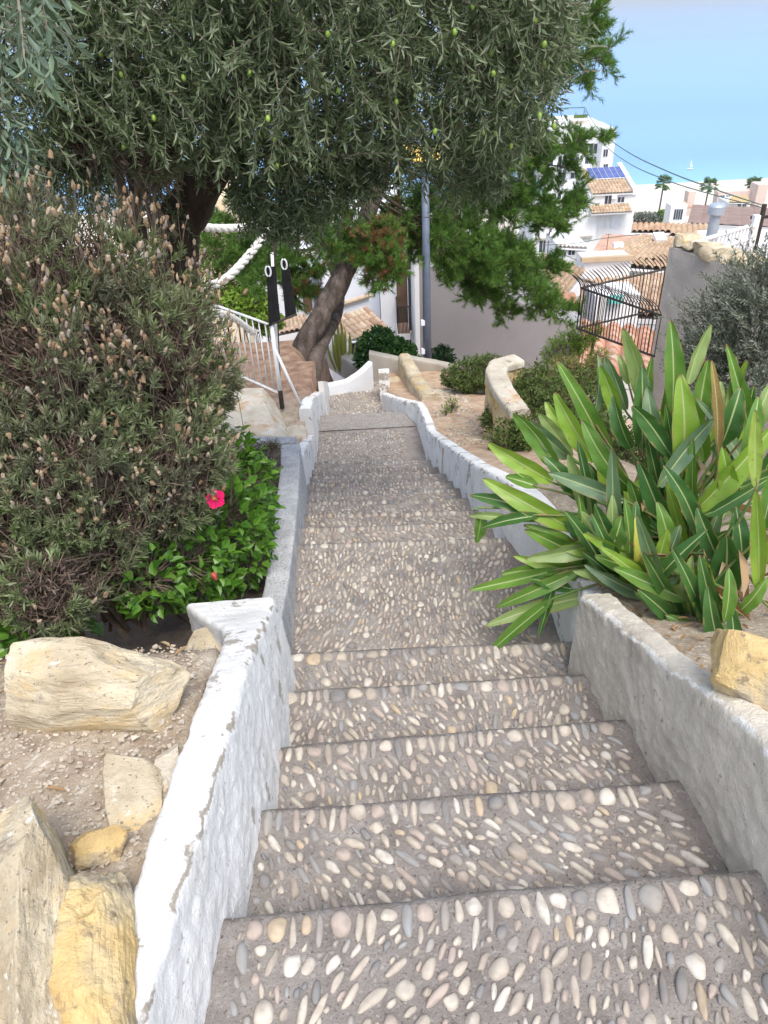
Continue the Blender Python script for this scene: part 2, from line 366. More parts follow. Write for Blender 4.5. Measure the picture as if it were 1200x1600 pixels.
m, t, b, o = newmat('hillside_ground')
tc = t.nodes.new('ShaderNodeTexCoord'); sx = t.nodes.new('ShaderNodeSeparateXYZ'); t.links.new(tc.outputs['Object'], sx.inputs[0])
n1 = ntex(t, 8, 7); n2 = ntex(t, 55, 5)
pale = ramp(t, n1.outputs[0], [(.32, (.27, .205, .15)), (.5, (.40, .325, .245)), (.68, (.50, .425, .34))])
pale = mixc(t, ramp(t, n2.outputs[0], [(.56, 0), (.63, 1)]), pale, (.60, .54, .46))
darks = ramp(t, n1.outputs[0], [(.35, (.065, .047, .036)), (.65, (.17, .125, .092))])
reds = ramp(t, n1.outputs[0], [(.32, (.17, .10, .068)), (.5, (.28, .175, .12)), (.68, (.39, .275, .20))])
sandy = ramp(t, n1.outputs[0], [(.32, (.38, .255, .175)), (.5, (.50, .36, .25)), (.68, (.58, .44, .33))])
def step_(sock, lo, hi):
    r = t.nodes.new('ShaderNodeMapRange'); r.inputs[1].default_value = lo; r.inputs[2].default_value = hi; t.links.new(sock, r.inputs[0]); return r.outputs[0]
def mul_(a_, b_):
    q = t.nodes.new('ShaderNodeMath'); q.operation = 'MULTIPLY'; t.links.new(a_, q.inputs[0]); t.links.new(b_, q.inputs[1]); return q.outputs[0]
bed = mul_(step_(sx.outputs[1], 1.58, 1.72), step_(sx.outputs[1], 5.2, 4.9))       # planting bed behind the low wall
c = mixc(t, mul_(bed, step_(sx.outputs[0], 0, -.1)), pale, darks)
c = mixc(t, mul_(step_(sx.outputs[1], 6.9, 7.5), step_(sx.outputs[0], 0, -.1)), c, reds)
c = mixc(t, mul_(step_(sx.outputs[1], 3.6, 4.6), step_(sx.outputs[0], .0, .1)), c, sandy)
c = mixc(t, step_(sx.outputs[1], 26, 40), c, (.30, .27, .22))
t.links.new(c, b.inputs['Base Color']); b.inputs['Roughness'].default_value = 1
bumps(t, b, [(25, .7, .02), (120, .8, .008)])
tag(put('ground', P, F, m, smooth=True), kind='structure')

# beach and sea
P = []; ys = np.linspace(222, 312, 12); xs = np.linspace(-500, 700, 40)
for y in ys:
    for x in xs: P.append((x, y, tab(y, [222, 240, 285, 312], [-55.2, -56.3, -56.75, -57.9])))
I = np.arange(len(P)).reshape(len(ys), len(xs))
F = np.stack([I[:-1, :-1].ravel(), I[:-1, 1:].ravel(), I[1:, 1:].ravel(), I[1:, :-1].ravel()], 1)
tag(put('beach', P, F, mat('beach_sand', [(.60, .52, .45), (.72, .65, .58)], .05, 1)), kind='structure')
m, t, b, o = newmat('sea_water')
n = ntex(t, 1, 4, .6, stretch(t, (.0015, .006, 1)))
c = ramp(t, n.outputs[0], [(.35, (.10, .28, .62)), (.65, (.12, .32, .67))])
tc = t.nodes.new('ShaderNodeTexCoord'); sx = t.nodes.new('ShaderNodeSeparateXYZ'); t.links.new(tc.outputs['Object'], sx.inputs[0])
mr = t.nodes.new('ShaderNodeMapRange'); mr.inputs[1].default_value = 300; mr.inputs[2].default_value = 350; t.links.new(sx.outputs[1], mr.inputs[0])
c = mixc(t, mr.outputs[0], (.17, .42, .68), c)
t.links.new(c, b.inputs['Base Color']); b.inputs['Roughness'].default_value = .32; b.inputs['Specular IOR Level'].default_value = .45
n2 = ntex(t, 1, 5, .6, stretch(t, (.05, .25, 1))); bp = t.nodes.new('ShaderNodeBump'); bp.inputs['Strength'].default_value = .35; bp.inputs['Distance'].default_value = .6
t.links.new(n2.outputs[0], bp.inputs['Height']); t.links.new(bp.outputs[0], b.inputs['Normal'])
sxs = [-40000, -3000, -600, 0, 600, 3000, 40000]; sys_ = [296, 330, 400, 600, 1000, 3000, 12000, 45000]
P = [(x, y, -57.3) for y in sys_ for x in sxs]; I = np.arange(len(P)).reshape(len(sys_), len(sxs))
F = np.stack([I[:-1, :-1].ravel(), I[:-1, 1:].ravel(), I[1:, 1:].ravel(), I[1:, :-1].ravel()], 1)
tag(put('sea', P, F, m), kind='structure')

# ------------------------------------------------------------------ the stepped path: mortar and inlaid pebbles
mb = MB(); NU = 150
us = np.linspace(0, 1, NU)
prevL, prevR = -2.2, -2.2
def edge_wob(k, u): return .010*fbm(np.stack([u*4, np.full_like(u, k*3.1), np.zeros_like(u)], 1), 1.5, 3, 9)
rows_prev = None; V = []; nrow = 0
for k, (yl, yr, z) in enumerate(EDGE):
    n = max(6, int(abs(yl-prevL)/.016))
    y0 = prevL+(prevR-prevL)*us + (edge_wob(k-1, us) if k else 0); y1 = yl+(yr-yl)*us + edge_wob(k, us)
    for i in range(n+1):
        v = i/n; y = y0+(y1-y0)*v
        x = (XL(y)-.07)+(XR(y)-XL(y)+.14)*us
        zz = np.full(NU, z) + (0 if not (i == n) else -.004)
        if i == 0: y = y-.006
        V.append(np.stack([x, y, zz], 1)); nrow += 1
    prevL, prevR = yl, yr
V.append(V[-1]+np.array([0, 0, -.6])); nrow += 1
V = np.vstack(V); V[:, 2] += .005*fbm(V, 12, 3, 21)+.0045*fbm(V, 50, 3, 22, .7)
I = np.arange(nrow*NU).reshape(nrow, NU)
F = np.stack([I[:-1, :-1].ravel(), I[:-1, 1:].ravel(), I[1:, 1:].ravel(), I[1:, :-1].ravel()], 1)
steps = tag(put('cobbled_steps', V, F, M['mortar'], smooth=True), kind='structure')

import bmesh
def ico(sub):
    bm = bmesh.new(); bmesh.ops.create_icosphere(bm, subdivisions=sub, radius=1)
    V = np.array([v.co[:] for v in bm.verts]); F = np.array([[v.index for v in f.verts] for f in bm.faces]); bm.free(); return V, F
ICO = {s: ico(s) for s in (1, 2, 3, 4, 5, 6)}

def add_pebble(mb, x, y, z, a, b_, h, th, sub, k):
    V, F = ICO[sub]; V = V.copy()
    V = np.sign(V)*np.abs(V)**.92
    V *= 1+.20*vnoise(V+k*3.7, 1.3, 4)[:, None]
    egg = random.uniform(-.2, .2); V[:, 0] *= 1+egg*V[:, 1]; bend = random.uniform(-.14, .14); V[:, 0] += bend*V[:, 1]**2
    V *= np.array([b_/2, a/2, h]); c, s = math.cos(th), math.sin(th)
    V = np.stack([V[:, 0]*c-V[:, 1]*s+x, V[:, 0]*s+V[:, 1]*c+y, V[:, 2]+z], 1)
    mb.add(V, F)
peb = MB(); cnt = 0
prevL, prevR = -.6, -.6
def noise1(x, y, s): return float(vnoise(np.array([[x, y, s]]), 1.6, 5)[0])
for k, (yl, yr, z) in enumerate(EDGE):
    placed = []
    def ok(x, y, r):
        for (px, py, pr) in placed:
            if (px-x)**2+(py-y)**2 < (r+pr)**2: return False
        return True
    sub = 3 if k < 6 else 2
    def put_p(x, y, a, b_, th, sub=sub):
        global cnt
        # covered by three discs along its length
        c, s = -math.sin(th), math.cos(th); ds = [(x+c*d, y+s*d) for d in (-(a-b_)/2, 0, (a-b_)/2)]
        for d in ds:
            if not ok(d[0], d[1], b_/2+.001): return False
        if min(d[0] for d in ds)-b_/2 < XL(y)+.004 or max(d[0] for d in ds)+b_/2 > XR(y)-.004: return False
        for d in ds: placed.append((d[0], d[1], b_/2))
        h = min(.014, .30*b_+.003)*random.uniform(.8, 1.15)
        add_pebble(peb, x, y, z-h*random.uniform(.35, .80)+.003, a, b_, h*1.25, th, sub, cnt); cnt += 1; return True
    strip = (k == 14)
    ym, w = (yl+yr)/2, 0
    # nosing row
    if k not in (14, 18):
        x = XL(yl)+.02; big = (.075, .055) if k < 3 else (.062, .045)
        while x < XR(yr)-.02:
            if random.random() < .33: b_ = random.uniform(.036, .058); a = b_*random.uniform(.8, 1.3)
            else: b_ = random.uniform(.015, .027); a = random.uniform(.045, .078)
            if k >= 5: a *= .85; b_ *= .85
            u = (x-XL(yl))/(XR(yr)-XL(yl)); ye = yl+(yr-yl)*u
            put_p(x+b_/2, ye-a/2-.008-random.random()*.004, a, b_, random.gauss(0, .10)); x += b_+random.uniform(.003, .012)
    y0 = min(prevL, prevR)+.012; y1 = max(yl, yr)-.03
    if k == 14: y1 = 7.03
    area = (y1-y0)*(XR(ym)-XL(ym)); 
    for tries in range(int(area*(15000 if k < 6 else 10000))):
        x = random.uniform(XL(ym)-.02, XR(ym)+.03); y = random.uniform(y0, y1)
        u = (x-XL(y))/(XR(y)-XL(y)); pl = prevL+(prevR-prevL)*u; el = yl+(yr-yl)*u
        if k == 14: el = 7.05
        r = random.random(); f = tries/(area*15000)
        if r < .10: b_ = random.uniform(.028, .042); a = b_*random.uniform(1.1, 1.5)
        elif r < .75: b_ = random.uniform(.015, .026); a = random.uniform(.036, .072)
        else: b_ = random.uniform(.011, .017); a = random.uniform(.022, .04)
        if f > .45: a *= .62; b_ *= .72
        if k >= 5: a *= .9; b_ *= .95
        th = math.radians(8+38*u)+noise1(x*1.1, y*1.1, k)*1.3+random.gauss(0, .22)
        if y-a/2*abs(math.cos(th)) < pl+.008 or y+a/2*abs(math.cos(th)) > el-.01: continue
        put_p(x, y, a, b_, th)
    prevL, prevR = yl, yr
m, t, b, o = newmat('pebbles')
g = t.nodes.new('ShaderNodeNewGeometry')
c = ramp(t, g.outputs['Random Per Island'], [(0, (.46, .41, .35)), (.14, (.56, .51, .44)), (.30, (.38, .33, .28)), (.42, (.50, .44, .37)), (.54, (.33, .31, .29)), (.64, (.62, .58, .52)),
    (.74, (.42, .35, .31)), (.84, (.50, .40, .28)), (.87, (.20, .20, .205)), (.93, (.29, .295, .30)), (1, (.56, .52, .46))], 'CONSTANT')
n = ntex(t, 38, 6); c = mixc(t, ramp(t, n.outputs[0], [(.42, 0), (.72, .65)]), c, (.27, .235, .20))
n = ntex(t, 7, 4); c = mixc(t, ramp(t, n.outputs[0], [(.45, 0), (.7, .45)]), c, (.24, .20, .18))
t.links.new(c, b.inputs['Base Color']); b.inputs['Roughness'].default_value = .62; b.inputs['Specular IOR Level'].default_value = .3
bumps(t, b, [(90, .25, .002), (500, .25, .001)])
pp = peb.put('pebble_inlay', m, steps, smooth=True)
print('pebbles', cnt)

# pale concrete strip across the path where the small cobbles begin
P = []; 
for v in np.linspace(0, 1, 14):
    for u in np.linspace(0, 1, 60):
        y = 7.07+v*(.375-.03*u); P.append((XL(y)-.05+(XR(y)-XL(y)+.1)*u, y, -2.089))
P = np.array(P); P[:, 2] += .0015*fbm(P, 30, 2, 2); I = np.arange(len(P)).reshape(14, 60)
F = np.stack([I[:-1, :-1].ravel(), I[:-1, 1:].ravel(), I[1:, 1:].ravel(), I[1:, :-1].ravel()], 1)
tag(put('path_strip', P, F, mat('strip_cement', [(.22, .20, .185), (.31, .29, .27)], 14, .95, [(70, .7, .004)], second=(55, .52, .62, (.42, .39, .36))), smooth=True), kind='structure')

# ------------------------------------------------------------------ walls
def wall(name, st, side, m, label, cat='wall', depth=.75, res=.02, amp=.006, r=.022, batter=.04, cap=True, seed=0, kw=None):
    """st: stations (x, y, top, thickness) of the inner arris; side -1: body lies to the left of the path"""
    st = np.array(st, float); s = np.concatenate([[0], np.cumsum(np.linalg.norm(np.diff(st[:, :2], axis=0), axis=1))])
    n = max(3, int(s[-1]/res)); q = np.linspace(0, s[-1], n)
    X, Y, Z, T = [np.interp(q, s, st[:, i]) for i in range(4)]
    if len(st) > 2 and s[-1] > .3:
        kk = max(1, int(.05/res)); ker = np.ones(2*kk+1)/(2*kk+1)
        def sm(a): return np.convolve(np.pad(a, kk, mode='reflect', reflect_type='odd'), ker, 'valid')
        X, Y, Z, T = sm(X), sm(Y), sm(Z), sm(T)
    tx, ty = np.gradient(X), np.gradient(Y); l = np.hypot(tx, ty); nxv, nyv = -ty/l*(-side), tx/l*(-side)   # outward = away from the path
    nxv, nyv = -nxv, -nyv
    # make sure outward points to the proper side
    if side*nxv.mean() < 0 and abs(nxv.mean()) > .2: nxv, nyv = -nxv, -nyv
    nf = max(4, int((depth)/res)); nt_ = max(3, int(T.mean()/res)); arc = [(1-math.cos(a), math.sin(a)) for a in np.linspace(0, math.pi/2, 4)]
    rows = []; N = []
    for i in range(n):
        pr = []; nn = []
        for zz in np.linspace(-depth, -r, nf): pr.append((batter*(zz), zz)); nn.append((-1, 0))
        for (u, v) in arc[1:]: pr.append((r*u, -r+r*v)); nn.append((-(1-u), v))
        for d in np.linspace(r, T[i]-r, nt_)[1:-1]: pr.append((d, 0)); nn.append((0, 1))
        for (u, v) in arc[::-1]: pr.append((T[i]-r*u, -r+r*v)); nn.append(((1-u), v))
        for zz in np.linspace(-r, -depth, nf)[1:]: pr.append((T[i], zz)); nn.append((1, 0))
        pr = np.array(pr); nn = np.array(nn)
        rows.append(np.stack([X[i]+pr[:, 0]*nxv[i], Y[i]+pr[:, 0]*nyv[i], Z[i]+pr[:, 1]], 1))
        N.append(np.stack([nn[:, 0]*nxv[i], nn[:, 0]*nyv[i], nn[:, 1]], 1))
    k = len(rows[0]); dl_ = np.linalg.norm(np.diff(rows[0], axis=0), axis=1); dist = np.concatenate([[0], np.cumsum(dl_)]); dist = dist-dist[nf]; V = np.vstack(rows); N = np.vstack(N)
    d = amp*(fbm(V, 6, 3, seed)*.7+fbm(V, 34, 3, seed+3, .7)*.9); V = V+N*d[:, None]
    I = np.arange(n*k).reshape(n, k); F = [np.stack([I[:-1, :-1].ravel(), I[1:, :-1].ravel(), I[1:, 1:].ravel(), I[:-1, 1:].ravel()], 1)]
    UVw = np.tile(np.stack([dist, np.zeros(k)], 1), (n, 1)); base = len(V)
    if cap:
        for e in (0, n-1):
            row = V[e*k:(e+1)*k]; half = k//2; top = k-2*half
            grid = []; m2 = 8
            for j in range(half):
                a, b2 = row[j], row[k-1-j]; grid.append(a+(b2-a)*np.linspace(0, 1, m2)[:, None])
            grid = np.array(grid); tang = unit(np.array([X[e]-X[e-1 if e else 1], Y[e]-Y[e-1 if e else 1], 0]))
            g2 = grid.reshape(-1, 3); dd = amp*fbm(g2, 20, 2, seed+9); bulge = np.tile(np.sin(np.linspace(0, math.pi, m2)), half)
            g2 = g2+tang*(dd*bulge)[:, None]
            J = np.arange(half*m2).reshape(half, m2)+base; q4 = np.stack([J[:-1, :-1].ravel(), J[:-1, 1:].ravel(), J[1:, 1:].ravel(), J[1:, :-1].ravel()], 1)
            if e == 0: q4 = q4[:, ::-1]
            F.append(q4); V = np.vstack([V, g2]); UVw = np.vstack([UVw, np.full((len(g2), 2), -1.)]); base = len(V)
    o = put(name, V, F, m, smooth=True, loc=(X[0], Y[0], Z[0]-depth), uv=UVw)
    if label: tag(o, label, cat, kind='thing')
    return o

wall('low_wall', [(-.43, -1.6, .40, .10), (-.43, -.3, .38, .10), (-.43, .55, .27, .10), (-.40, 1.15, .20, .10), (-.402, 1.45, .12, .10), (-.405, 1.68, .02, .11), (-.415, 1.86, -.08, .14), (-.425, 2.02, -.17, .24), (-.435, 2.2, -.25, .34)], -1,
     M['white_plaster'], 'low whitewashed rough wall with chipped paint along the left of the nearest steps', depth=.62, res=.0105, amp=.008, seed=11, batter=.10)
wall('low_wall', [(-.447, 2.2, -.44, .10), (-.457, 2.7, -.57, .11), (-.475, 3.2, -.66, .125), (-.505, 3.7, -.78, .13), (-.545, 4.3, -.90, .13), (-.60, 4.9, -1.05, .14)], -1,
     M['speckled_cement'], 'narrow parapet with speckled grey cement top beside the hibiscus bed', depth=.5, res=.015, amp=.003, seed=12, r=.012)
wall('low_wall', [(-.64, 4.93, -1.055, .10), (-.98, 4.95, -1.05, .10)], -1, M['speckled_cement'], 'short speckled cement kerb closing the far end of the hibiscus bed', depth=.4, res=.02, amp=.003, r=.01)
wall('low_wall', [(-.607, 4.98, -1.22, .09), (-.64, 5.8, -1.55, .09), (-.655, 6.6, -1.88, .10)], -1, M['white_plaster'], 'low white wall strip below the stacked stone blocks left of the steps', depth=.5, res=.02, amp=.004)
wall('low_wall', [(-.66, 6.62, -1.60, .12), (-.665, 7.0, -1.68, .12), (-.66, 7.5, -1.86, .12), (-.635, 7.98, -2.05, .12)], -1, M['white_plaster'], 'white wall stub at the foot of the railing beside the concrete strip', depth=.7, res=.02, amp=.004)
wall('low_wall', [(-.625, 8.0, -1.93, .06), (-.63, 8.9, -2.34, .06)], -1, M['white_plaster'], 'thin white edging wall below the pine roots', depth=.8, res=.02, amp=.003, r=.012)
wall('low_wall', [(-.66, 8.95, -2.37, .09), (-.42, 9.02, -2.36, .09), (-.25, 9.12, -2.30, .09), (-.11, 9.25, -2.22, .09)], 1, M['shade_white'], 'white curved wall crossing the end of the cobbled path below the red soil', depth=.8, res=.02, amp=.003, batter=0)
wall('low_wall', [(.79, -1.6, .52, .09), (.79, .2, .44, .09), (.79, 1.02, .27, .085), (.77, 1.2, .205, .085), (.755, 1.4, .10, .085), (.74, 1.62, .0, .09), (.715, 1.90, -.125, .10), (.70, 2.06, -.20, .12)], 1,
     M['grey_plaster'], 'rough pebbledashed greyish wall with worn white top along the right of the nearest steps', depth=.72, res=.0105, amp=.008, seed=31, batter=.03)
wall('low_wall', [(.765, 2.09, -.33, .12), (.765, 2.65, -.37, .11), (.70, 3.02, -.40, .10), (.642, 3.22, -.43, .10), (.60, 4.1, -.84, .10), (.55, 5.3, -1.37, .10), (.46, 6.3, -1.75, .09), (.452, 6.5, -1.79, .085)], 1,
     M['white_plaster'], 'whitewashed low wall on the right of the middle steps running down past the leafy clump', depth=.62, res=.016, amp=.005, seed=32)
wall('low_wall', [(.452, 6.51, -1.77, .085), (.425, 6.9, -1.81, .085), (.40, 7.15, -1.86, .085), (.30, 7.38, -1.94, .085), (.17, 7.8, -2.09, .085), (.05, 8.32, -2.27, .085)], 1, M['white_plaster'], 'white low wall bending towards the narrow end of the path on the right', depth=.6, res=.02, amp=.004)
wall('low_wall', [(-.09, 9.45, -2.2, .12), (.32, 9.42, -2.30, .12)], 1, M['concrete'], 'grey concrete kerb wall straight behind the end of the path', depth=.9, res=.03, amp=.004, batter=0)
wall('low_wall', [(.36, 9.44, -2.28, .12), (.8, 9.3, -2.33, .12), (1.25, 8.9, -2.32, .12), (1.6, 8.35, -2.25, .12)], 1, M['concrete'], 'curved cement kerb wall around the sandy patch by the lamp post', depth=.8, res=.03, amp=.006, batter=0)
mb = MB(); mb.box((.09, 8.62, -2.42), (.13, .13, .62)); tag(mb.put('pillar', M['white_plaster'], loc=(.09, 8.62, -2.7)), 'small square white pillar at the far end of the path', 'pillar')
# sloping wall behind the red soil
wall('low_wall', [tuple(at(505, 541, Y=12.2))+(.22,), tuple(at(530, 556, Y=11.4))+(.22,), tuple(at(574, 582, Y=10.2))+(.22,)], 1, M['concrete'], 'sloping concrete wall running down behind the red soil patch', depth=.35, res=.04, amp=.006, batter=0)

# ------------------------------------------------------------------ rocks
def rock_arrays(dims, seed, sub=5, planes=16, rough_=.05, sx=1):
    V, F = ICO[sub]; V = V.copy(); rs = np.random.default_rng(seed)
    V = np.sign(V)*np.abs(V)**.55 if sx else V
    for _ in range(planes):
        n = unit(rs.normal(size=3)); dlt = rs.uniform(.72, .98)*(np.abs(n).sum()**.55)*.78
        d = V@n-dlt; V = V-np.where(d > 0, d, 0)[:, None]*n
    V *= 1+rough_*fbm(V+seed, 1.6, 5, seed, .6)[:, None]*1.3
    V *= 1+rough_*.9*(.35-np.abs(fbm(V*np.array([1, 1, 1.6])+seed*2, 2.6, 4, seed+8, .55)))[:, None]
    L = fbm(V*np.array([.5, .5, 3])+seed, 1.5, 3, seed+5); V *= (1+rough_*.45*L)[:, None]
    return V*np.array(dims)/2, F
def rock(name, c, dims, seed, m, label, cat='rock', rz=0, ry=0, rx=0, sub=5, planes=16, rough_=.05, group=None):
    V, F = rock_arrays(dims, seed, sub, planes, rough_)
    R = np.array(Matrix.Rotation(rz, 3, 'Z') @ Matrix.Rotation(ry, 3, 'Y') @ Matrix.Rotation(rx, 3, 'X'))
    o = put(name, V@R.T+np.array(c), F, m, smooth=(sub < 5), loc=c)
    return tag(o, label, cat, group)

rock('rock', (-.768, 1.325, .17), (.59, .21, .34), 5, M['sandstone'], 'large pale beige limestone block lying on the gravel in front of the lavender', rz=-.03, rough_=.06, planes=26, sub=6)
rock('rock', (-0.593, 1.057, 0.160), (.13, .26, .10), 8, M['sandstone'], 'pointed grey and tan stone slab lying flat between the big block and the white wall', rz=.35, ry=.15, planes=18)
rock('rock', (-0.532, 1.100, 0.150), (.06, .18, .07), 18, M['pale_stone'], 'thin cream stone sliver wedged against the left wall', rz=.1, planes=18)
rock('rock', (-0.626, 0.900, 0.200), (.135, .085, .06), 21, M['yellow_stone'], 'small yellow stone on the gravel below the pointed slab', rz=.12, planes=20)
rock('rock', (-0.595, 0.768, 0.210), (.085, .13, .07), 24, M['yellow_stone'], 'yellow stone chunk tucked behind the foreground boulder', rz=.2, planes=20)
rock('boulder', (-.66, .66, .23), (.26, .55, .36), 40, M['sandstone'], 'big mossy tan boulder cut off by the left edge of the frame', rz=.42, rough_=.10, planes=14, sub=6)
rock('boulder', (-.565, .60, .19), (.22, .40, .30), 43, M['yellow_stone'], 'big bright yellow boulder in the bottom left corner', rz=.3, rough_=.10, planes=14, sub=6)
rock('rock', (-1.16, 1.50, .10), (.14, .12, .10), 25, M['sandstone'], 'small brown stone at the left edge beside the large block')
rock('rock', (0.864, 1.256, .235), (.23, .22, .17), 27, M['yellow_stone'], 'angular ochre rock sitting on the right wall below the big leaves', rz=-.5, planes=18)
# stones of the left terrace
rock('stone_slab', (-1.40, 6.35, -1.66), (1.15, 1.6, .28), 51, M['pale_stone'], 'broad pale weathered rock ledge under the white railing', 'rock', rz=.1, rough_=.04, planes=10)
rock('stone_slab', (-1.75, 5.3, -1.30), (1.3, .75, .30), 52, M['pale_stone'], 'rough pale ledge peeping out beside the lavender', 'rock', rz=.3, planes=12)
rock('stone_block', (-.80, 6.28, -1.72), (.22, .30, .12), 54, M['pale_stone'], 'squared stone block topping the little pier left of the path', 'rock', planes=6, rough_=.02)
rock('stone_block', (-.79, 6.15, -1.86), (.22, .28, .15), 55, M['yellow_stone'], 'ochre block in the middle of the little pier', 'rock', planes=6, rough_=.02)
rock('stone_block', (-.77, 5.75, -1.74), (.20, .26, .20), 56, M['sandstone'], 'brown cracked stone in front of the little pier', 'rock', planes=9)
rock('rock', (-1.02, 5.60, -1.42), (.30, .24, .16), 57, M['sandstone'], 'grey brown stone on the edge of the ledge above the cement kerb', planes=14)
rock('rock', (-.66, 1.93, -.24), (.17, .15, .10), 58, M['sandstone'], 'grey broken stone set into the end of the left wall', planes=12)
# right hand stones
wall('stone_wall', [(.30, 9.25, -2.16, .15), (.36, 8.6, -2.10, .17), (.42, 7.9, -1.98, .17), (.475, 7.36, -1.87, .17)], 1, M['sandstone'], 'low ochre stone wall with rounded top leading to the lamp post', depth=.6, res=.022, amp=.022, r=.04, seed=61)
rock('stone_slab', (.20, 8.75, -2.46), (.24, .55, .28), 62, M['sandstone'], 'brown flat stones beside the small white pillar', 'rock', planes=8, rough_=.03)
sw = [(1.06, 5.35, -1.17, .14), (.985, 5.75, -1.155, .15), (.965, 6.15, -1.15, .16), (1.04, 6.36, -1.145, .16), (1.27, 6.46, -1.14, .16)]
wall('stone_wall', sw, 1, M['yellow_stone'], 'ochre rubble retaining wall between sandy soil and shrubs', depth=.75, res=.022, amp=.026, r=.03, seed=64, batter=0)
wall('wall_cap', [(x-.01, y, z+.065, t_+.03) for x, y, z, t_ in sw], 1, M['pale_stone'], 'thick pale cement cap on the ochre rubble wall', depth=.065, res=.022, amp=.008, r=.022, seed=65, batter=0)
rock('rock', (.75, 7.9, -2.18), (.45, .40, .10), 66, M['pale_stone'], 'flat pinkish stone half sunk in the sandy soil near the lamp', planes=12)
# gravel bits and leaf litter on the near bed
mb = MB(); 
for i in range(4200):
    x = random.uniform(-1.5, -.53); y = random.uniform(.7, 1.65); s_ = random.choice([.002, .003, .003, .004, .006, .008])*random.uniform(.7, 1.2)
    z = float(left_z(np.array([x]), np.array([y]))[0])
    V, F = ICO[1]; V = V*np.array([s_, s_*random.uniform(.6, 1), s_*.6])*(1+.3*rng.normal(size=(len(V), 1))); mb.add(V+np.array([x, y, z+.002+.012*random.random()]), F)
for i in range(900):
    x = random.uniform(.45, 1.0); y = random.uniform(5.6, 8.8); s_ = random.uniform(.008, .022)
    if x < XR(y)+.12: continue
    z = float(right_z(np.array([x]), np.array([y]))[0]); V, F = ICO[1]; mb.add(V*np.array([s_, s_*.8, s_*.5])*(1+.3*rng.normal(size=(len(V), 1)))+np.array([x, y, z]), F)
m, t, b, o = newmat('gravel'); g = t.nodes.new('ShaderNodeNewGeometry')
c = ramp(t, g.outputs['Random Per Island'], [(0, (.36, .29, .22)), (.3, (.48, .42, .34)), (.5, (.27, .22, .17)), (.7, (.54, .49, .41)), (1, (.38, .33, .28))]); t.links.new(c, b.inputs['Base Color']); b.inputs['Roughness'].default_value = .95
tag(mb.put('gravel', m), 'pale loose grit and gravel on the soil', 'gravel', kind='stuff')
# ================================================================== VEGETATION
class Leaves:
    def __init__(s): s.V = []; s.n = 0; s.Q = []; s.T = []
    def leaf(s, P, D, N, L, Wd, fold=.25, curl=0.0, a=.3, b=.68, wa=1.0, wb=.8):
        """n folded six-point leaves"""
        P, D, N = np.atleast_2d(P), unit(np.atleast_2d(D)), np.atleast_2d(N)
        n = len(P); L = np.broadcast_to(L, n)[:, None]; Wd = np.broadcast_to(Wd, n)[:, None]
        Sd = unit(np.cross(D, N)); N = np.cross(Sd, D)
        up = N*Wd*fold; cv = -N*L*curl
        v = np.stack([P, P+D*L*a+Sd*Wd/2*wa+up+cv*a*a, P+D*L*b+Sd*Wd/2*wb+up+cv*b*b, P+D*L+cv, P+D*L*b-Sd*Wd/2*wb+up+cv*b*b, P+D*L*a-Sd*Wd/2*wa+up+cv*a*a], 1)
        i = np.arange(n)[:, None]*6+s.n
        s.Q.append(np.concatenate([i+np.array([0, 1, 2, 3]), i+np.array([0, 3, 4, 5])])); s.V.append(v.reshape(-1, 3)); s.n += 6*n
    def blade(s, P, D, N, L, Wd):
        """n thin diamond blades (needles, lavender leaves)"""
        P, D, N = np.atleast_2d(P), unit(np.atleast_2d(D)), np.atleast_2d(N)
        n = len(P); L = np.broadcast_to(L, n)[:, None]; Wd = np.broadcast_to(Wd, n)[:, None]; Sd = unit(np.cross(D, N))
        v = np.stack([P-Sd*Wd*.3, P+Sd*Wd*.3, P+D*L*.6+Sd*Wd/2, P+D*L, P+D*L*.6-Sd*Wd/2], 1)
        i = np.arange(n)[:, None]*5+s.n
        s.Q.append(i+np.array([0, 1, 2, 4])); s.T.append(i+np.array([4, 2, 3])); s.V.append(v.reshape(-1, 3)); s.n += 5*n
    def needle(s, P, D, L, Wd):
        P, D = np.atleast_2d(P), unit(np.atleast_2d(D)); n = len(P); L = np.broadcast_to(L, n)[:, None]
        Sd = unit(np.cross(D, rng.normal(size=(n, 3))))
        v = np.stack([P-Sd*Wd/2, P+Sd*Wd/2, P+D*L], 1)
        s.T.append(np.arange(n)[:, None]*3+s.n+np.array([0, 1, 2])); s.V.append(v.reshape(-1, 3)); s.n += 3*n
    def put(s, name, m, parent=None, **k):
        F = [np.concatenate(a) for a in (s.Q, s.T) if a]; return put(name, np.vstack(s.V), F, m, parent, **k)

class Twigs:
    """many thin three-sided stems in one mesh"""
    def __init__(s): s.V = []; s.F = []; s.n = 0
    def add(s, pts, r0, r1=None):
        pts = np.asarray(pts, float); k = len(pts); r = np.linspace(r0, r1 if r1 is not None else r0*.4, k)
        T = unit(np.gradient(pts, axis=0)); A = unit(np.cross(T, [.3, .2, .93])); B = np.cross(T, A)
        V = np.concatenate([(pts+A*r[:, None])[:, None], (pts-A*.5*r[:, None]+B*.87*r[:, None])[:, None], (pts-A*.5*r[:, None]-B*.87*r[:, None])[:, None]], 1).reshape(-1, 3)
        i = np.arange(k-1)[:, None]*3+s.n
        for j in range(3):
            j2 = (j+1) % 3; s.F.append(np.concatenate([i+j, i+j2, i+3+j2, i+3+j], 1))
        s.V.append(V); s.n += 3*k
    def put(s, name, m, parent=None, **k): return put(name, np.vstack(s.V), np.concatenate(s.F), m, parent, **k)

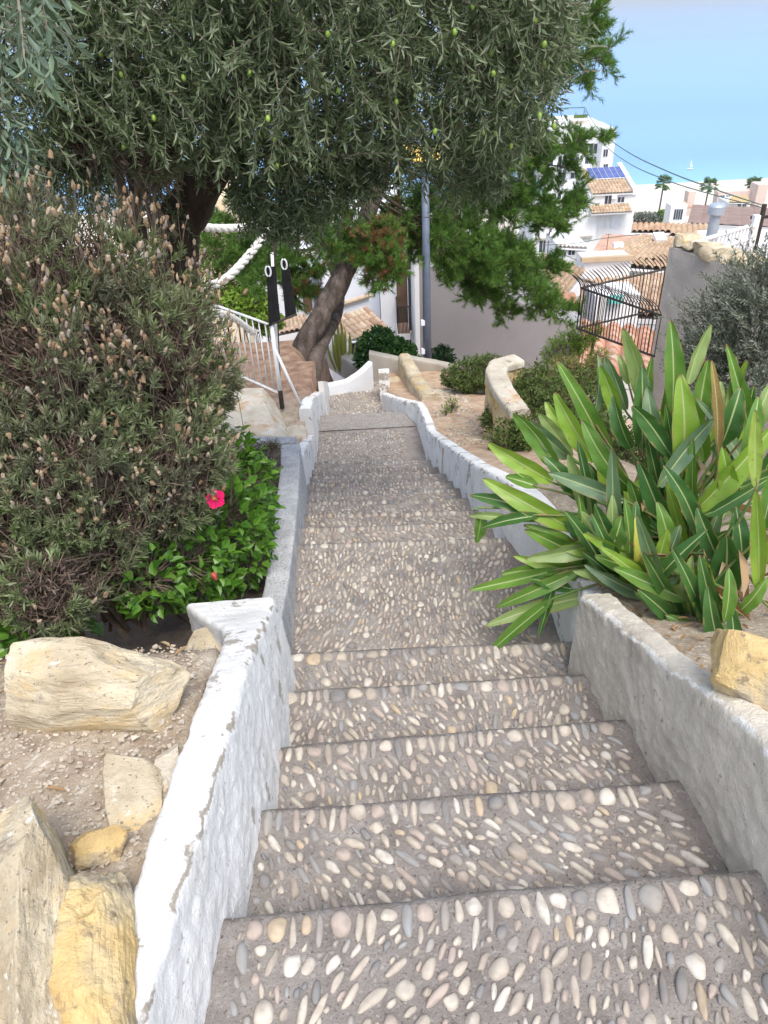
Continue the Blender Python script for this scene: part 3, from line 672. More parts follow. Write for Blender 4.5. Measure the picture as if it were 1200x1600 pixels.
def rdir(n=1): return unit(rng.normal(size=(n, 3)))
def limb(mb, pts, r0, r1, n=20, sides=9, gn=.12):
    c = curve(pts, n); r = np.linspace(r0, r1, n); a, F = MB(), None
    a.tube(c, r, sides); V, F = a.arrays(); V = V+.0
    d = vnoise(V, 6, 8)*.12*np.interp(np.arange(len(V)), [0, len(V)], [r0, r1]); V = V+d[:, None]*rdir(1)
    mb.add(V, F); return c

# ---- olive tree hanging over the path
T = root('olive_tree', (-1.35, 4.6, -1.1), 'big olive tree with grey-green drooping twigs and green olives overhanging the path at the top', 'tree')
bark = MB(); trunk = [(-1.35, 4.6, -1.2), tuple(at(275, 400, Y=4.55)), tuple(at(300, 320, Y=4.5)), tuple(at(345, 235, Y=4.4)), tuple(at(400, 120, Y=4.3)), tuple(at(430, -60, Y=4.2)), tuple(at(440, -300, Y=4.2))]
limb(bark, trunk, .15, .07, 40, 12)
bark.put('trunk', M['dark_bark'], T, smooth=True)
br = MB(); crown = Leaves(); tw = Twigs()
def oy(px): return np.interp(px, [-200, 0, 150, 250, 300, 320, 345, 380, 420, 500, 545, 600, 660, 720, 770, 800, 830, 860, 885, 900], [310, 310, 300, 290, 265, 255, 270, 385, 395, 385, 345, 300, 320, 335, 320, 280, 235, 170, 90, -40])
ends = [(80, 60, 3.8), (200, 150, 4.2), (330, 200, 3.6), (480, 200, 3.6), (560, 120, 3.2), (640, 180, 3.7), (740, 120, 3.9), (830, 40, 4.1), (420, 300, 4.6), (250, -200, 4), (500, -300, 3.6), (700, -250, 4), (100, -250, 4.2), (560, -60, 3.0), (400, 20, 3.1), (720, -60, 3.3)]
for i, (px, py, Y) in enumerate(ends):
    s0 = at(380+random.uniform(-60, 60), random.uniform(-250, 160), Y=4.3); e = at(px, py, Y=Y); mid = (s0+e)/2+np.array([0, 0, .25])
    limb(br, [s0, mid, e], .045, .012, 14, 6)
br.put('branches', M['dark_bark'], T, smooth=True)
def olive_twig(p, d, ln, n, L=.044, Wd=.0088, droop=.9, tgt=None, leaves=None):
    n = n//2*2; k = 7; pts = [p]; d = unit(d)
    for i in range(k-1):
        d = unit(d+np.array([0, 0, -droop/k])+rng.normal(size=3)*.07); pts.append(pts[-1]+d*ln/(k-1))
    pts = np.array(pts); (tgt or tw).add(pts, .0022, .0008)
    u = np.linspace(.08, 1, n//2).repeat(2)*(k-1-1e-6); i = u.astype(int); f = (u-i)[:, None]
    q = pts[i]*(1-f)+pts[i+1]*f; tg = unit(pts[i+1]-pts[i]); ph = np.arange(n)//2*1.57+np.arange(n) % 2*math.pi+rng.normal(size=n)*.35
    A = unit(np.cross(tg, [.1, .2, 1.])); B = np.cross(tg, A); o_ = A*np.cos(ph)[:, None]+B*np.sin(ph)[:, None]
    dd = unit(tg*.95+o_*.75+np.array([0, 0, .1])+rng.normal(size=(n, 3))*.15)
    (leaves or crown).leaf(q, dd, unit(o_*-.6+tg+rng.normal(size=(n, 3))*.3), L*rng.uniform(.65, 1.15, n), Wd*rng.uniform(.8, 1.15, n), .15, .1)
    return pts
ol_pts = []; near = Leaves()
for i in range(5600):
    px = random.uniform(-180, 895); lim = float(oy(px)); py = lim-abs(random.gauss(0, 1))*150-18 if random.random() < .35 else random.uniform(-110, lim-15)
    if i % 8 == 0: py = random.uniform(-520, -100)
    Y = random.uniform(2.9, 5.1) if random.random() < .6 else random.uniform(2.9, 3.9)
    if py > 250: Y = max(Y, 3.6)
    n3 = float(vnoise(np.array([[px/110., py/110., Y*1.1]]), 1, 77)[0])
    if n3 < -.22 and random.random() < .75: continue
    p = at(px, py, Y=Y); d = np.array([random.gauss(.12, .5), random.gauss(-.35, .45), random.uniform(-.9, .35)])
    ln = random.uniform(.16, .36); p = p-unit(d)*ln*.55+np.array([0, 0, .06])
    pts = olive_twig(p, d, ln, random.randint(22, 34))
    if 120 < px < 860 and 10 < py < 300 and Y < 3.5: ol_pts.append(pts[random.randint(2, 5)])
for i in range(20):          # branch tips close to the camera in the top left corner
    px = random.uniform(-50, 62); py = random.uniform(-80, 85); Y = random.uniform(1.25, 1.7)
    if px+py*.5 > 70: continue
    olive_twig(at(px, py, Y=Y), np.array([random.gauss(.2, .3), random.gauss(-.2, .3), random.uniform(-1, .1)]), .10, 14, .042, .009, leaves=near)
for i in range(9):
    px = random.uniform(-30, 5); py = random.uniform(120, 200); olive_twig(at(px, py, Y=1.6), np.array([random.gauss(.1, .4), -.2, -.8]), .10, 12, .042, .009, leaves=near)
for i in range(520):          # unseen upper crown twigs, added to shade the left of the tree
    p = np.array([random.uniform(-3.2, -.2), random.uniform(2.7, 4.6), random.uniform(1.9, 2.9)]); olive_twig(p, np.array([random.gauss(0, .6), random.gauss(-.2, .5), random.uniform(-.7, .3)]), random.uniform(.2, .34), 22, .055, .012)
for i in range(420):          # inner twigs behind the lavender
    px = random.uniform(-40, 300); olive_twig(at(px, random.uniform(215, 325), Y=random.uniform(4.3, 5.3)), np.array([random.gauss(0, .5), random.gauss(-.3, .4), random.uniform(-.8, .3)]), random.uniform(.18, .3), 22)
tw.put('twigs', M['olive_twig'], T)
crown.put('crown', M['olive_leaf'], T)
near.put('near_foliage', leafmat('olive_leaf_pale', [(.06, .10, .07), (.11, .17, .12), (.19, .25, .19), (.14, .21, .10)], .5, .25), T)
print('olive leaves', crown.n//6)
V, F = ICO[2]; ome = mesh_np('olive_fruit', V*np.array([.0085, .0085, .0125]), F, mat('olive_skin', [(.13, .24, .03), (.24, .36, .06)], 60, .35, spec=.5), True)
random.shuffle(ol_pts)
for p in ol_pts[:88]:
    q = bpy.data.objects.new('olive_fruit', ome); COL.objects.link(q); q.parent = T; q.location = [float(v) for v in (p-wloc(T)+np.array([0, -.01, -.012]))]; q.rotation_euler = (random.gauss(0, .3), random.gauss(0, .3), 0)

# ---- pine trees
def pine_bough(nd, twg, brn, p0, p1, sag=.25, nsec=26, slen=.6, nsh=16, r=.03, dens=1.0, dry=None, dryp=.0, ndl=.075):
    p0, p1 = np.array(p0), np.array(p1); mid = (p0+p1)/2+np.array([0, 0, -sag]); ln = np.linalg.norm(p1-p0)
    c = limb(brn, [p0, mid, p1], r*.7, .006, 14, 5); ax = unit(p1-p0)
    for j in range(nsec):
        u = random.uniform(.18, 1)**.8; q = c[min(13, int(u*13))]
        d = unit(ax*random.uniform(.4, 1.1)+rdir()[0]*.85+np.array([0, 0, .08])); l = slen*random.uniform(.45, 1)*(1.15-.45*u)
        e = q+d*l; m_ = (q+e)/2+np.array([0, 0, -.08*l]); s = curve([q, m_, e], 6); twg.add(s, .007, .003)
        for k in range(nsh):
            w = random.uniform(.25, 1); i = min(4, int(w*5)); a = s[i]+(s[i+1]-s[i])*random.random()
            sd_ = unit(d*.7+rdir()[0]*.75+np.array([0, 0, .35])); sl_ = random.uniform(.07, .16); b_ = a+sd_*sl_
            twg.add(np.array([a, b_]), .0035, .002)
            n = int(46*dens); t_ = rng.uniform(.1, 1, n)[:, None]; pos = a+(b_-a)*t_
            dirs = unit(sd_+rdir(n)*.85)
            tgt = dry if (dry is not None and random.random() < dryp) else nd
            tgt.needle(pos, dirs, ndl*rng.uniform(.7, 1.15, n), .0062)
def pine(name, base, trunk, r0, r1, boughs, label, seed, leaners=()):
    random.seed(seed)
    T = root(name, base, label, 'tree', 'pines beside the path')
    tb = MB(); limb(tb, trunk, r0, r1, 44, 14); tb.put('trunk', M['bark'], T, smooth=True)
    nd, twg, brn, dry = Leaves(), Twigs(), MB(), Leaves()
    for b_ in boughs: pine_bough(nd, twg, brn, b_[0], b_[1], dry=dry, **(b_[2] if len(b_) > 2 else {}))
    brn.put('branches', M['dark_bark'], T, smooth=True); twg.put('twigs', M['twig'], T); nd.put('crown', M['pine_needle'], T)
    if dry.n: dry.put('dead_needles', M['dry_needle'], T)
    print(name, 'needles', nd.n//3); return T
A = lambda px, py, Y: at(px, py, Y=Y)
tp = [A(466, 572, 9.0), A(480, 532, 9.05), A(508, 482, 9.2), A(536, 430, 9.35), A(556, 385, 9.5), A(575, 335, 9.6), A(600, 260, 9.7), A(625, 150, 9.8), A(640, 30, 9.8), A(650, -160, 9.8), A(655, -330, 9.8)]
bgs = [(A(630, 330, 10.2), A(870, 425, 10.6), dict(nsec=44, slen=.55, sag=0, nsh=18)), (A(630, 340, 10.2), A(765, 455, 10.5), dict(nsec=40, slen=.5, sag=-.05, nsh=18)), (A(625, 250, 10.2), A(880, 350, 10.6), dict(nsec=40, slen=.55, sag=0, nsh=16)), (A(585, 310, 9.6), A(885, 490, 10.4), dict(nsec=44, slen=.6, sag=.0, nsh=20)), (A(590, 300, 9.6), A(820, 440, 10.3), dict(nsec=44, slen=.65, sag=.05, nsh=20)), (A(600, 320, 9.6), A(740, 400, 10.6), dict(nsec=36, slen=.65, sag=.0, nsh=18, dryp=.04)),
       (A(620, 340, 9.6), A(800, 500, 10.6), dict(nsec=30, slen=.45, sag=-.05, nsh=16)),
       (A(600, 260, 9.7), A(915, 318, 10.9), dict(nsec=42, slen=.55, sag=.1)), (A(605, 240, 9.7), A(800, 310, 10.9), dict(nsec=44, slen=.65, dryp=.05)),
       (A(615, 190, 9.8), A(950, 205, 10.6), dict(nsec=28, slen=.5, sag=.35, nsh=18)), (A(620, 170, 9.8), A(840, 220, 10.4), dict(nsec=42, slen=.7)), (A(630, 190, 9.8), A(890, 262, 10.9), dict(nsec=30, slen=.45, sag=.1)),
       (A(630, 90, 9.8), A(955, 85, 10.9), dict(nsec=44, slen=.6, sag=.2, dens=.8)), (A(635, 60, 9.8), A(930, 20, 10.0), dict(nsec=44, slen=.7, sag=.1, dens=.8)), (A(640, 30, 9.8), A(900, -90, 10), dict(nsec=30, slen=.8)), (A(640, 30, 9.8), A(860, 60, 10.6), dict(nsec=26, slen=.8)),
       (A(640, -20, 9.8), A(450, -60, 9.5), dict(nsec=14, slen=.8)), (A(640, -100, 9.8), A(800, -260, 9.8), dict(nsec=14, slen=.9)), (A(640, -100, 9.8), A(560, -300, 9.5), dict(nsec=14, slen=.9)),
       (A(580, 330, 9.6), A(612, 425, 9.0), dict(nsec=34, slen=.42, sag=-.05, dryp=.25)), (A(575, 330, 9.6), A(592, 432, 9.2), dict(nsec=26, slen=.38, sag=-.05, dryp=.25)), (A(590, 320, 9.6), A(655, 385, 10.9), dict(nsec=30, slen=.5, sag=-.02, dryp=.25)), (A(570, 310, 9.6), A(505, 370, 9.2), dict(nsec=26, slen=.55, sag=0, dryp=.1)),
       (A(590, 300, 9.6), A(690, 345, 10.6), dict(nsec=26, slen=.5, sag=0))]
pine('pine_tree', (-.97, 9.0, -2.1), [np.array(tp[0])+np.array([-.02, 0, -.25])]+tp, .168, .055, bgs, 'leaning pine with grey brown trunk whose green boughs reach out right past the lamp post', 41)
tp2 = [A(488, 596, 8.4), A(494, 560, 8.8), A(509, 524, 9.3), A(526, 490, 9.8), A(528, 440, 10.3), A(500, 370, 10.6), A(470, 260, 10.8), A(450, 100, 10.8), A(440, -80, 10.8)]
bgs2 = [(A(500, 390, 10.5), A(330, 395, 9.8), dict(nsec=30, slen=.6, sag=0)), (A(500, 380, 10.5), A(385, 440, 9.6), dict(nsec=26, slen=.45, sag=0)), (A(505, 390, 10.5), A(462, 462, 9.8), dict(nsec=24, slen=.35, sag=0, dryp=.2)), (A(490, 330, 10.6), A(360, 340, 10), dict(nsec=26, slen=.6)),
        (A(490, 330, 10.6), A(540, 400, 10.6), dict(nsec=24, slen=.5, sag=0)), (A(470, 260, 10.8), A(300, 250, 10), dict(nsec=20, slen=.8)), (A(470, 250, 10.8), A(620, 240, 10.6), dict(nsec=20, slen=.8)), (A(450, 100, 10.8), A(300, 60, 10.4), dict(nsec=14, slen=.9)), (A(450, 80, 10.8), A(590, 40, 10.6), dict(nsec=14, slen=.9))]
pine('pine_tree', (-.74, 8.4, -2.2), [np.array(tp2[0])+np.array([0, 0, -.25])]+tp2, .105, .05, bgs2, 'dark thin pine trunk standing just behind the leaning one above the red soil', 42)

# ---- lavender
def lavender(name, label, blobs, nsp, nheads, seed, headbias=0.0, cat='bush', tall=.0):
    random.seed(seed); B = [(at(px, py, Y=Y), rp/FPX*(Y*.83+(1.6-at(px, py, Y=Y)[2])*.56)) for px, py, Y, rp in blobs]
    lo = min(b[0][2]-b[1] for b in B); c0 = np.mean([b[0] for b in B], axis=0)
    T = root(name, (c0[0], c0[1], float(left_z(np.array([c0[0]]), np.array([c0[1]]))[0])), label, cat, 'lavender bushes on the left')
    lv, tg_, hd, dead = Leaves(), Twigs(), MB(), Leaves(); ws = np.array([b[1]**2 for b in B]); ws = ws/ws.sum()
    base = np.array([c0[0], c0[1], lo+.05])
    def shell():
        c, r = B[rng.choice(len(B), p=ws)]
        while True:
            n = rdir()[0]
            if n[1] > .45 or n[2] < -.75: continue
            return c, r, n
    k = 0; hz0, hz1 = lo, max(b[0][2]+b[1] for b in B)
    for i in range(nsp):
        c, r, n = shell(); bump_ = 1+.22*float(vnoise((n*2.2+c*1.3)[None], 1.6, 3)[0])+.05*random.gauss(0, 1)
        p = c+n*r*bump_*(1 if random.random() < .75 else random.uniform(.6, .95))
        inside = any(np.linalg.norm(p-cc) < rr*.86 for cc, rr in B)
        d = unit(n*.8+np.array([0, 0, .55])+rng.normal(size=3)*.3)
        if inside and random.random() < .8: continue
        m1 = float(vnoise(p[None], 8.5, 12)[0])+.5*float(vnoise(p[None], 3.2, 13)[0])
        if m1 < -.12 and random.random() < .86: continue
        sl_ = random.uniform(.07, .13); q = p-d*sl_
        tg_.add(curve([q-d*.08+np.array([0, 0, -.03]), q, p], 4), .0022, .0012)
        nl = 26; t_ = rng.uniform(.15, 1, nl)[:, None]**.6; dirs = unit(d*(.45+.6*t_)+rdir(nl)*.7)
        lv.blade(q+(p-q)*t_, dirs, rdir(nl), rng.uniform(.022, .045, nl), .0052)
        if random.random() < nheads*(.25+2.2*np.clip((p[2]-hz0)/(hz1-hz0), 0, 1)**2+headbias*.2)*(1.6 if vnoise(p[None], 6, 31)[0] > .1 else .35):
            for h in range(random.choice([1, 1, 2])):
                dd = unit(d*.5+np.array([0, 0, .8])+rng.normal(size=3)*.22); hl = random.uniform(.04, .13)+tall*random.random(); e = p+dd*hl
                tg_.add(curve([p, (p+e)/2+rng.normal(size=3)*.006, e], 4), .0011, .0009)
                V, F = ICO[1]; V = V*(1+.28*rng.normal(size=(len(V), 1))); s_ = random.uniform(.8, 1.25)
                A_ = unit(np.cross(dd, [.2, .9, .1])); B_ = np.cross(dd, A_); V = V*np.array([.0065, .0065, .0135])*s_
                hd.add(e+V[:, :1]*A_+V[:, 1:2]*B_+V[:, 2:]*dd, F); k += 1
    for i in range(int(nsp*.55)):      # dead wood and dried leaves inside
        c, r, n = shell(); p = c+n*r*random.uniform(.65, .95); q = p*.55+base*.45+rng.normal(size=3)*.05; q = p+unit(q-p)*min(.35, np.linalg.norm(q-p))
        tg_.add(curve([q, (p+q)/2+rng.normal(size=3)*.03, p], 6), .0035, .0012)
        nl = 14; dead.blade(p+(q-p)*rng.uniform(0, .5, nl)[:, None], rdir(nl)+unit(p-q)*.4, rdir(nl), rng.uniform(.015, .035, nl), .005)
    for c, r in B:                    # woody stems from the ground
        for j in range(5):
            e = c+rdir()[0]*r*.5; tg_.add(curve([base+np.array([random.gauss(0, .08), random.gauss(0, .08), -.3]), (base+e)/2+rdir()[0]*.06, e], 10), .012, .005)
    tg_.put('twigs', M['twig'], T); lv.put('foliage', M['lavender_leaf'], T); dead.put('dead_leaves', M['dry_stem'], T)
    h = hd.put('flower_heads', M['lavender_head'], T); h['kind'] = 'stuff'
    print(name, 'heads', k); return T
M['dry_stem'] = leafmat('dry_stem', [(.06, .042, .034), (.13, .09, .072), (.20, .15, .13)], .9, .1, .1)
lavender('lavender_bush', 'big bushy lavender with many dried brown flower heads on top', [(140, 478, 3.0, 150), (35, 455, 2.8, 140), (245, 505, 3.1, 88), (300, 585, 3.15, 70), (210, 560, 2.8, 130), (60, 590, 2.6, 150), (325, 625, 3.2, 36)], 4600, .5, 3, .5, tall=.04)
lavender('lavender_bush', 'lower spreading lavender with greyish drooping flower heads above the large beige block', [(100, 740, 2.45, 150), (235, 720, 2.6, 115), (20, 860, 2.2, 120), (130, 850, 2.3, 80), (300, 680, 2.9, 55), (70, 930, 1.95, 70)], 3400, .22, 4, .3)
lavender('lavender_bush', 'small greener lavender plant with few seed heads in the dark under the olive tree', [(200, 190, 3.4, 62), (240, 240, 3.4, 42), (130, 185, 3.5, 50)], 900, .12, 5, tall=.05)

# ---- broad leaf shrubs made from leaf clumps
def blobs_px(blobs): return [(at(px, py, Y=Y), rp/FPX*(Y*.83+(1.6-at(px, py, Y=Y)[2])*.56)) for px, py, Y, rp in blobs]
def shrub(name, label, cat, blobs, n, L, Wd, m, seed, tuft=1, group=None, groundz=None, up=.3, fold=.2, curl=.2, stemr=.008, squash=1.0, back=.6, sparse=-.3, shell=(.72, 1.08), wb=.8):
    random.seed(seed); B = blobs_px(blobs); c0 = np.mean([b[0] for b in B], axis=0); lo = min(b[0][2]-b[1] for b in B)
    gz = lo-.1 if groundz is None else groundz
    T = root(name, (c0[0], c0[1], gz), label, cat, group); lv, st = Leaves(), Twigs(); ws = np.array([b[1]**2 for b in B]); ws /= ws.sum()
    for i in range(n):
        c, r = B[rng.choice(len(B), p=ws)]; d = rdir()[0]
        if d[1] > back and random.random() < .7: continue
        p = c+d*np.array([1, 1, squash])*r*random.uniform(*shell)*(1+.2*float(vnoise((d*2+c)[None], 1.5, seed)[0]))
        if float(vnoise(p[None], 1.6/max(r, .05), seed+2)[0]) < sparse and random.random() < .75: continue
        k = tuft; dd = unit(d*.8+rng.normal(size=(k, 3))*(.45 if k == 1 else .8)+np.array([0, 0, up]))
        lv.leaf(np.repeat(p[None], k, 0)+rng.normal(size=(k, 3))*L*.15, dd, unit(rng.normal(size=(k, 3))*.45+d+np.array([0, 0, .6])), L*rng.uniform(.6, 1.15, k), Wd*rng.uniform(.75, 1.15, k), fold, curl, wb=wb)
        if i % 3 == 0: st.add(curve([c+(p-c)*.3+rng.normal(size=3)*r*.1, c+(p-c)*.7, p], 4), stemr*.4, stemr*.15)
    for c, r in B:
        for j in range(4): e = c+rdir()[0]*r*.6; st.add(curve([np.array([c0[0]*.5+c[0]*.5, c0[1]*.5+c[1]*.5, gz-.05]), (c+e)/2-np.array([0, 0, r*.4]), e], 8), stemr, stemr*.3)
    st.put('stems', M['twig'], T); lv.put('foliage', m, T); return T

hib = shrub('hibiscus_bush', 'bright green hibiscus with one magenta flower beside the cement parapet', 'bush', [(375, 755, 3.3, 50), (340, 820, 2.9, 85), (280, 880, 2.5, 72), (380, 870, 2.85, 48), (235, 905, 2.3, 52), (330, 905, 2.6, 48), (400, 820, 3.2, 28), (350, 710, 3.4, 44)], 3000, .058, .036, M['hibiscus_leaf'], 61, groundz=-.75, up=.1, wb=.62)
shrub('hibiscus_bush', 'low hibiscus shoot with light green leaves at the foot of the lower lavender', 'bush', [(120, 955, 2.15, 30), (75, 975, 2.05, 30), (30, 985, 2.0, 28)], 170, .07, .045, M['hibiscus_leaf'], 62, groundz=-.65, wb=.62)
shrub('santolina', 'grey feathery cushion plant growing along the inner side of the parapet', 'plant', [(412, 740, 4.0, 22), (405, 790, 3.7, 26), (425, 700, 4.4, 14)], 2600, .02, .003, M['silver_leaf'], 63, groundz=-1.0)
shrub('sedum', 'small purple grey dry cushion plant in the far corner of the hibiscus bed', 'plant', [(408, 712, 4.5, 22), (425, 735, 4.3, 16)], 1300, .02, .006, leafmat('purple_leaf', [(.08, .06, .07), (.17, .13, .15), (.22, .17, .18)], .9, .1), 64, groundz=-1.1)
# flower
def flower(c, r, nrm, name='flower'):
    nrm = unit(np.array(nrm, float)); A_ = unit(np.cross(nrm, [0, .3, 1])); B_ = np.cross(nrm, A_); V = []; F = []; base = 0
    for k in range(5):
        a0 = k*2*math.pi/5; nr, na = 7, 9
        for i in range(nr):
            t_ = i/(nr-1)
            for j in range(na):
                s_ = (j/(na-1)-.5); wdt = .95*math.sin(math.pi*min(1, t_*.62+.05))**.8; a = a0+s_*wdt*1.35; rr = r*t_*(1-.16*(2*s_)**2*t_+.03*math.cos(j*2.6))
                h = r*(.34*t_**.7+.07*math.sin(j*1.9+k)*t_+k*.012)
                V.append(c+A_*rr*math.cos(a)+B_*rr*math.sin(a)+nrm*h)
        I = np.arange(nr*na).reshape(nr, na)+base; F.append(np.stack([I[:-1, :-1].ravel(), I[:-1, 1:].ravel(), I[1:, 1:].ravel(), I[1:, :-1].ravel()], 1)); base += nr*na
    o = put(name, np.array(V), F, leafmat('petal', [(.72, .015, .13), (.80, .02, .17)], .55, .3, .2, tcol=(1, .5, .7)), hib, smooth=True)
    mb = MB(); mb.tube([c, c+nrm*r*.5, c+nrm*r*.85+B_*r*.1], [.0022, .0016, .0012], 6)
    for k in range(26):
        V, F = ICO[1]; mb.add(V*.0016+c+nrm*r*random.uniform(.5, .95)+rdir()[0]*.005, F)
    s = mb.put('stamen', mat('stamen', [(.75, .35, .06)], rough=.7), None); s.location = [0, 0, 0]
    me = s.data; me.transform(Matrix.Translation(Vector([float(-v) for v in wloc(hib)]))); s.parent = o
flower(at(338, 780, Y=2.45), .040, (-.05, -.75, .62))
mb = MB(); V, F = ICO[2]; mb.add(V*np.array([.012, .012, .02])*(1+.2*rng.normal(size=(len(V), 1)))+at(335, 900, Y=2.35), F); mb.put('flower_bud', mat('wilted_petal', [(.35, .05, .05), (.5, .12, .09)], 40, .8), hib)

# right hand side
shrub('hedge', 'low rounded green shrub with tiny leaves in front of the big blank wall', 'bush', [(735, 585, 7.9, 32), (765, 580, 7.8, 30), (705, 590, 8.1, 16), (790, 592, 7.6, 24)], 5200, .032, .011, M['hedge_leaf'], 71, tuft=3, groundz=-2.4, squash=.8)
shrub('hedge', 'dense dark green succulent shrub hanging over the ochre retaining wall', 'bush', [(812, 640, 6.0, 44), (850, 620, 6.2, 50), (800, 690, 5.3, 34), (905, 640, 5.6, 58), (850, 690, 5.2, 48), (775, 655, 5.9, 22), (930, 700, 4.8, 60), (990, 740, 4.4, 60)], 7500, .04, .014, M['hedge_leaf'], 72, tuft=4, groundz=-1.6)
shrub('hedge', 'olive green clipped shrub with yellowish tips under the iron grille', 'bush', [(880, 590, 7.0, 32), (925, 585, 6.8, 26), (840, 600, 7.2, 25)], 4200, .03, .008, leafmat('broom_leaf', [(.10, .12, .03), (.20, .21, .06), (.28, .27, .09), (.18, .12, .07)], .6, .25), 73, tuft=3, groundz=-1.9)
shrub('feathery_shrub', 'loose feathery bright green shrub at the left foot of the iron grille', 'bush', [(885, 545, 8.6, 26), (910, 530, 8.6, 20), (865, 550, 8.8, 18), (930, 520, 8.6, 12), (935, 560, 8.4, 16)], 2600, .045, .007, M['bright_leaf'], 74, tuft=3, groundz=-2.6, sparse=-.1)
shrub('round_shrub', 'glossy bright green rounded shrub in front of the balcony left of the lamp post', 'bush', [(590, 545, 10.6, 26), (615, 552, 10.6, 24), (635, 556, 10.7, 17), (572, 560, 10.6, 16), (600, 528, 10.8, 14)], 3000, .075, .032, M['shrub_leaf'], 75, groundz=-3.4, tuft=2)
shrub('round_shrub', 'small dark green rounded shrub just right of the lamp post base', 'bush', [(690, 560, 10.8, 17), (686, 570, 10.8, 14)], 900, .07, .03, leafmat('dark_leaf', [(.012, .045, .015), (.03, .085, .025)], .4, .2), 76, groundz=-3.6, tuft=2)
shrub('grass_tuft', 'tiny green weed tuft on the sandy soil', 'plant', [(706, 633, 6.9, 8), (696, 640, 6.8, 6)], 240, .05, .006, M['bright_leaf'], 77, groundz=-1.85, up=1.)
# silver shrub by the pebbledashed wall: small olive
random.seed(9)
T2 = root('olive_shrub', (at(1150, 640, Y=4.0)[0], 4.0, -1.0), 'silvery grey olive shrub at the right edge in front of the rough rendered wall', 'bush'); lv, st = Leaves(), Twigs()
SB = blobs_px([(1150, 520, 3.9, 70), (1185, 560, 3.8, 80), (1120, 560, 4.0, 42), (1190, 460, 3.8, 45), (1140, 600, 3.8, 60), (1210, 500, 3.7, 60)])
for i in range(900):
    c, r = random.choice(SB); d = rdir()[0]; p = c+d*r*random.uniform(.5, 1.0); dd = unit(d*.6+np.array([-.2, -.1, .7])+rng.normal(size=3)*.3)
    olive_twig(p, dd, random.uniform(.12, .24), 22, .03, .007, .15, st, lv)
for c, r in SB:
    for j in range(4): st.add(curve([np.array(T2.location), (np.array(T2.location)+c)/2+rdir()[0]*.1, c+rdir()[0]*r*.5], 8), .014, .004)
st.put('stems', M['olive_twig'], T2); lv.put('foliage', M['silver_leaf'], T2)
# columnar euphorbia
cx = at(532, 560, Y=11.5); T3 = root('candle_cactus', (cx[0], cx[1], cx[2]-.15), 'yellowish green upright candle plant in front of the tiled roof', 'plant', None); 
for i in range(26):
    a = random.uniform(0, 6.28); r0 = random.uniform(0, .12); h = random.uniform(.45, .85)*(1.15-r0*2.2); b0 = cx+np.array([r0*math.cos(a), r0*math.sin(a), -.2]); tp_ = b0+np.array([math.cos(a)*r0*1.3, math.sin(a)*r0, h])
    mb = MB(); mb.tube(curve([b0, (b0+tp_)/2+np.array([math.cos(a)*.03, 0, 0]), tp_], 8), [.012, .02, .022, .022, .021, .02, .016, .004], 6); mb.put('stem', M['cactus'], T3)
# slope vegetation behind the rope
shrub('wild_shrub', 'sunlit yellow green shrub on the slope behind the white rope', 'bush', [(330, 390, 10.5, 40), (370, 440, 10.5, 38), (345, 470, 10, 30)], 3600, .05, .012, M['bright_leaf'], 81, tuft=3, groundz=-3)
shrub('wild_shrub', 'leafy light green shrub behind the black banners above the railing', 'bush', [(395, 480, 9.6, 26), (420, 500, 9.8, 20), (375, 470, 9.6, 20)], 1500, .07, .035, leafmat('lime_leaf', [(.13, .26, .03), (.22, .36, .05), (.30, .42, .08)], .5, .35), 82, tuft=2, groundz=-2.4)
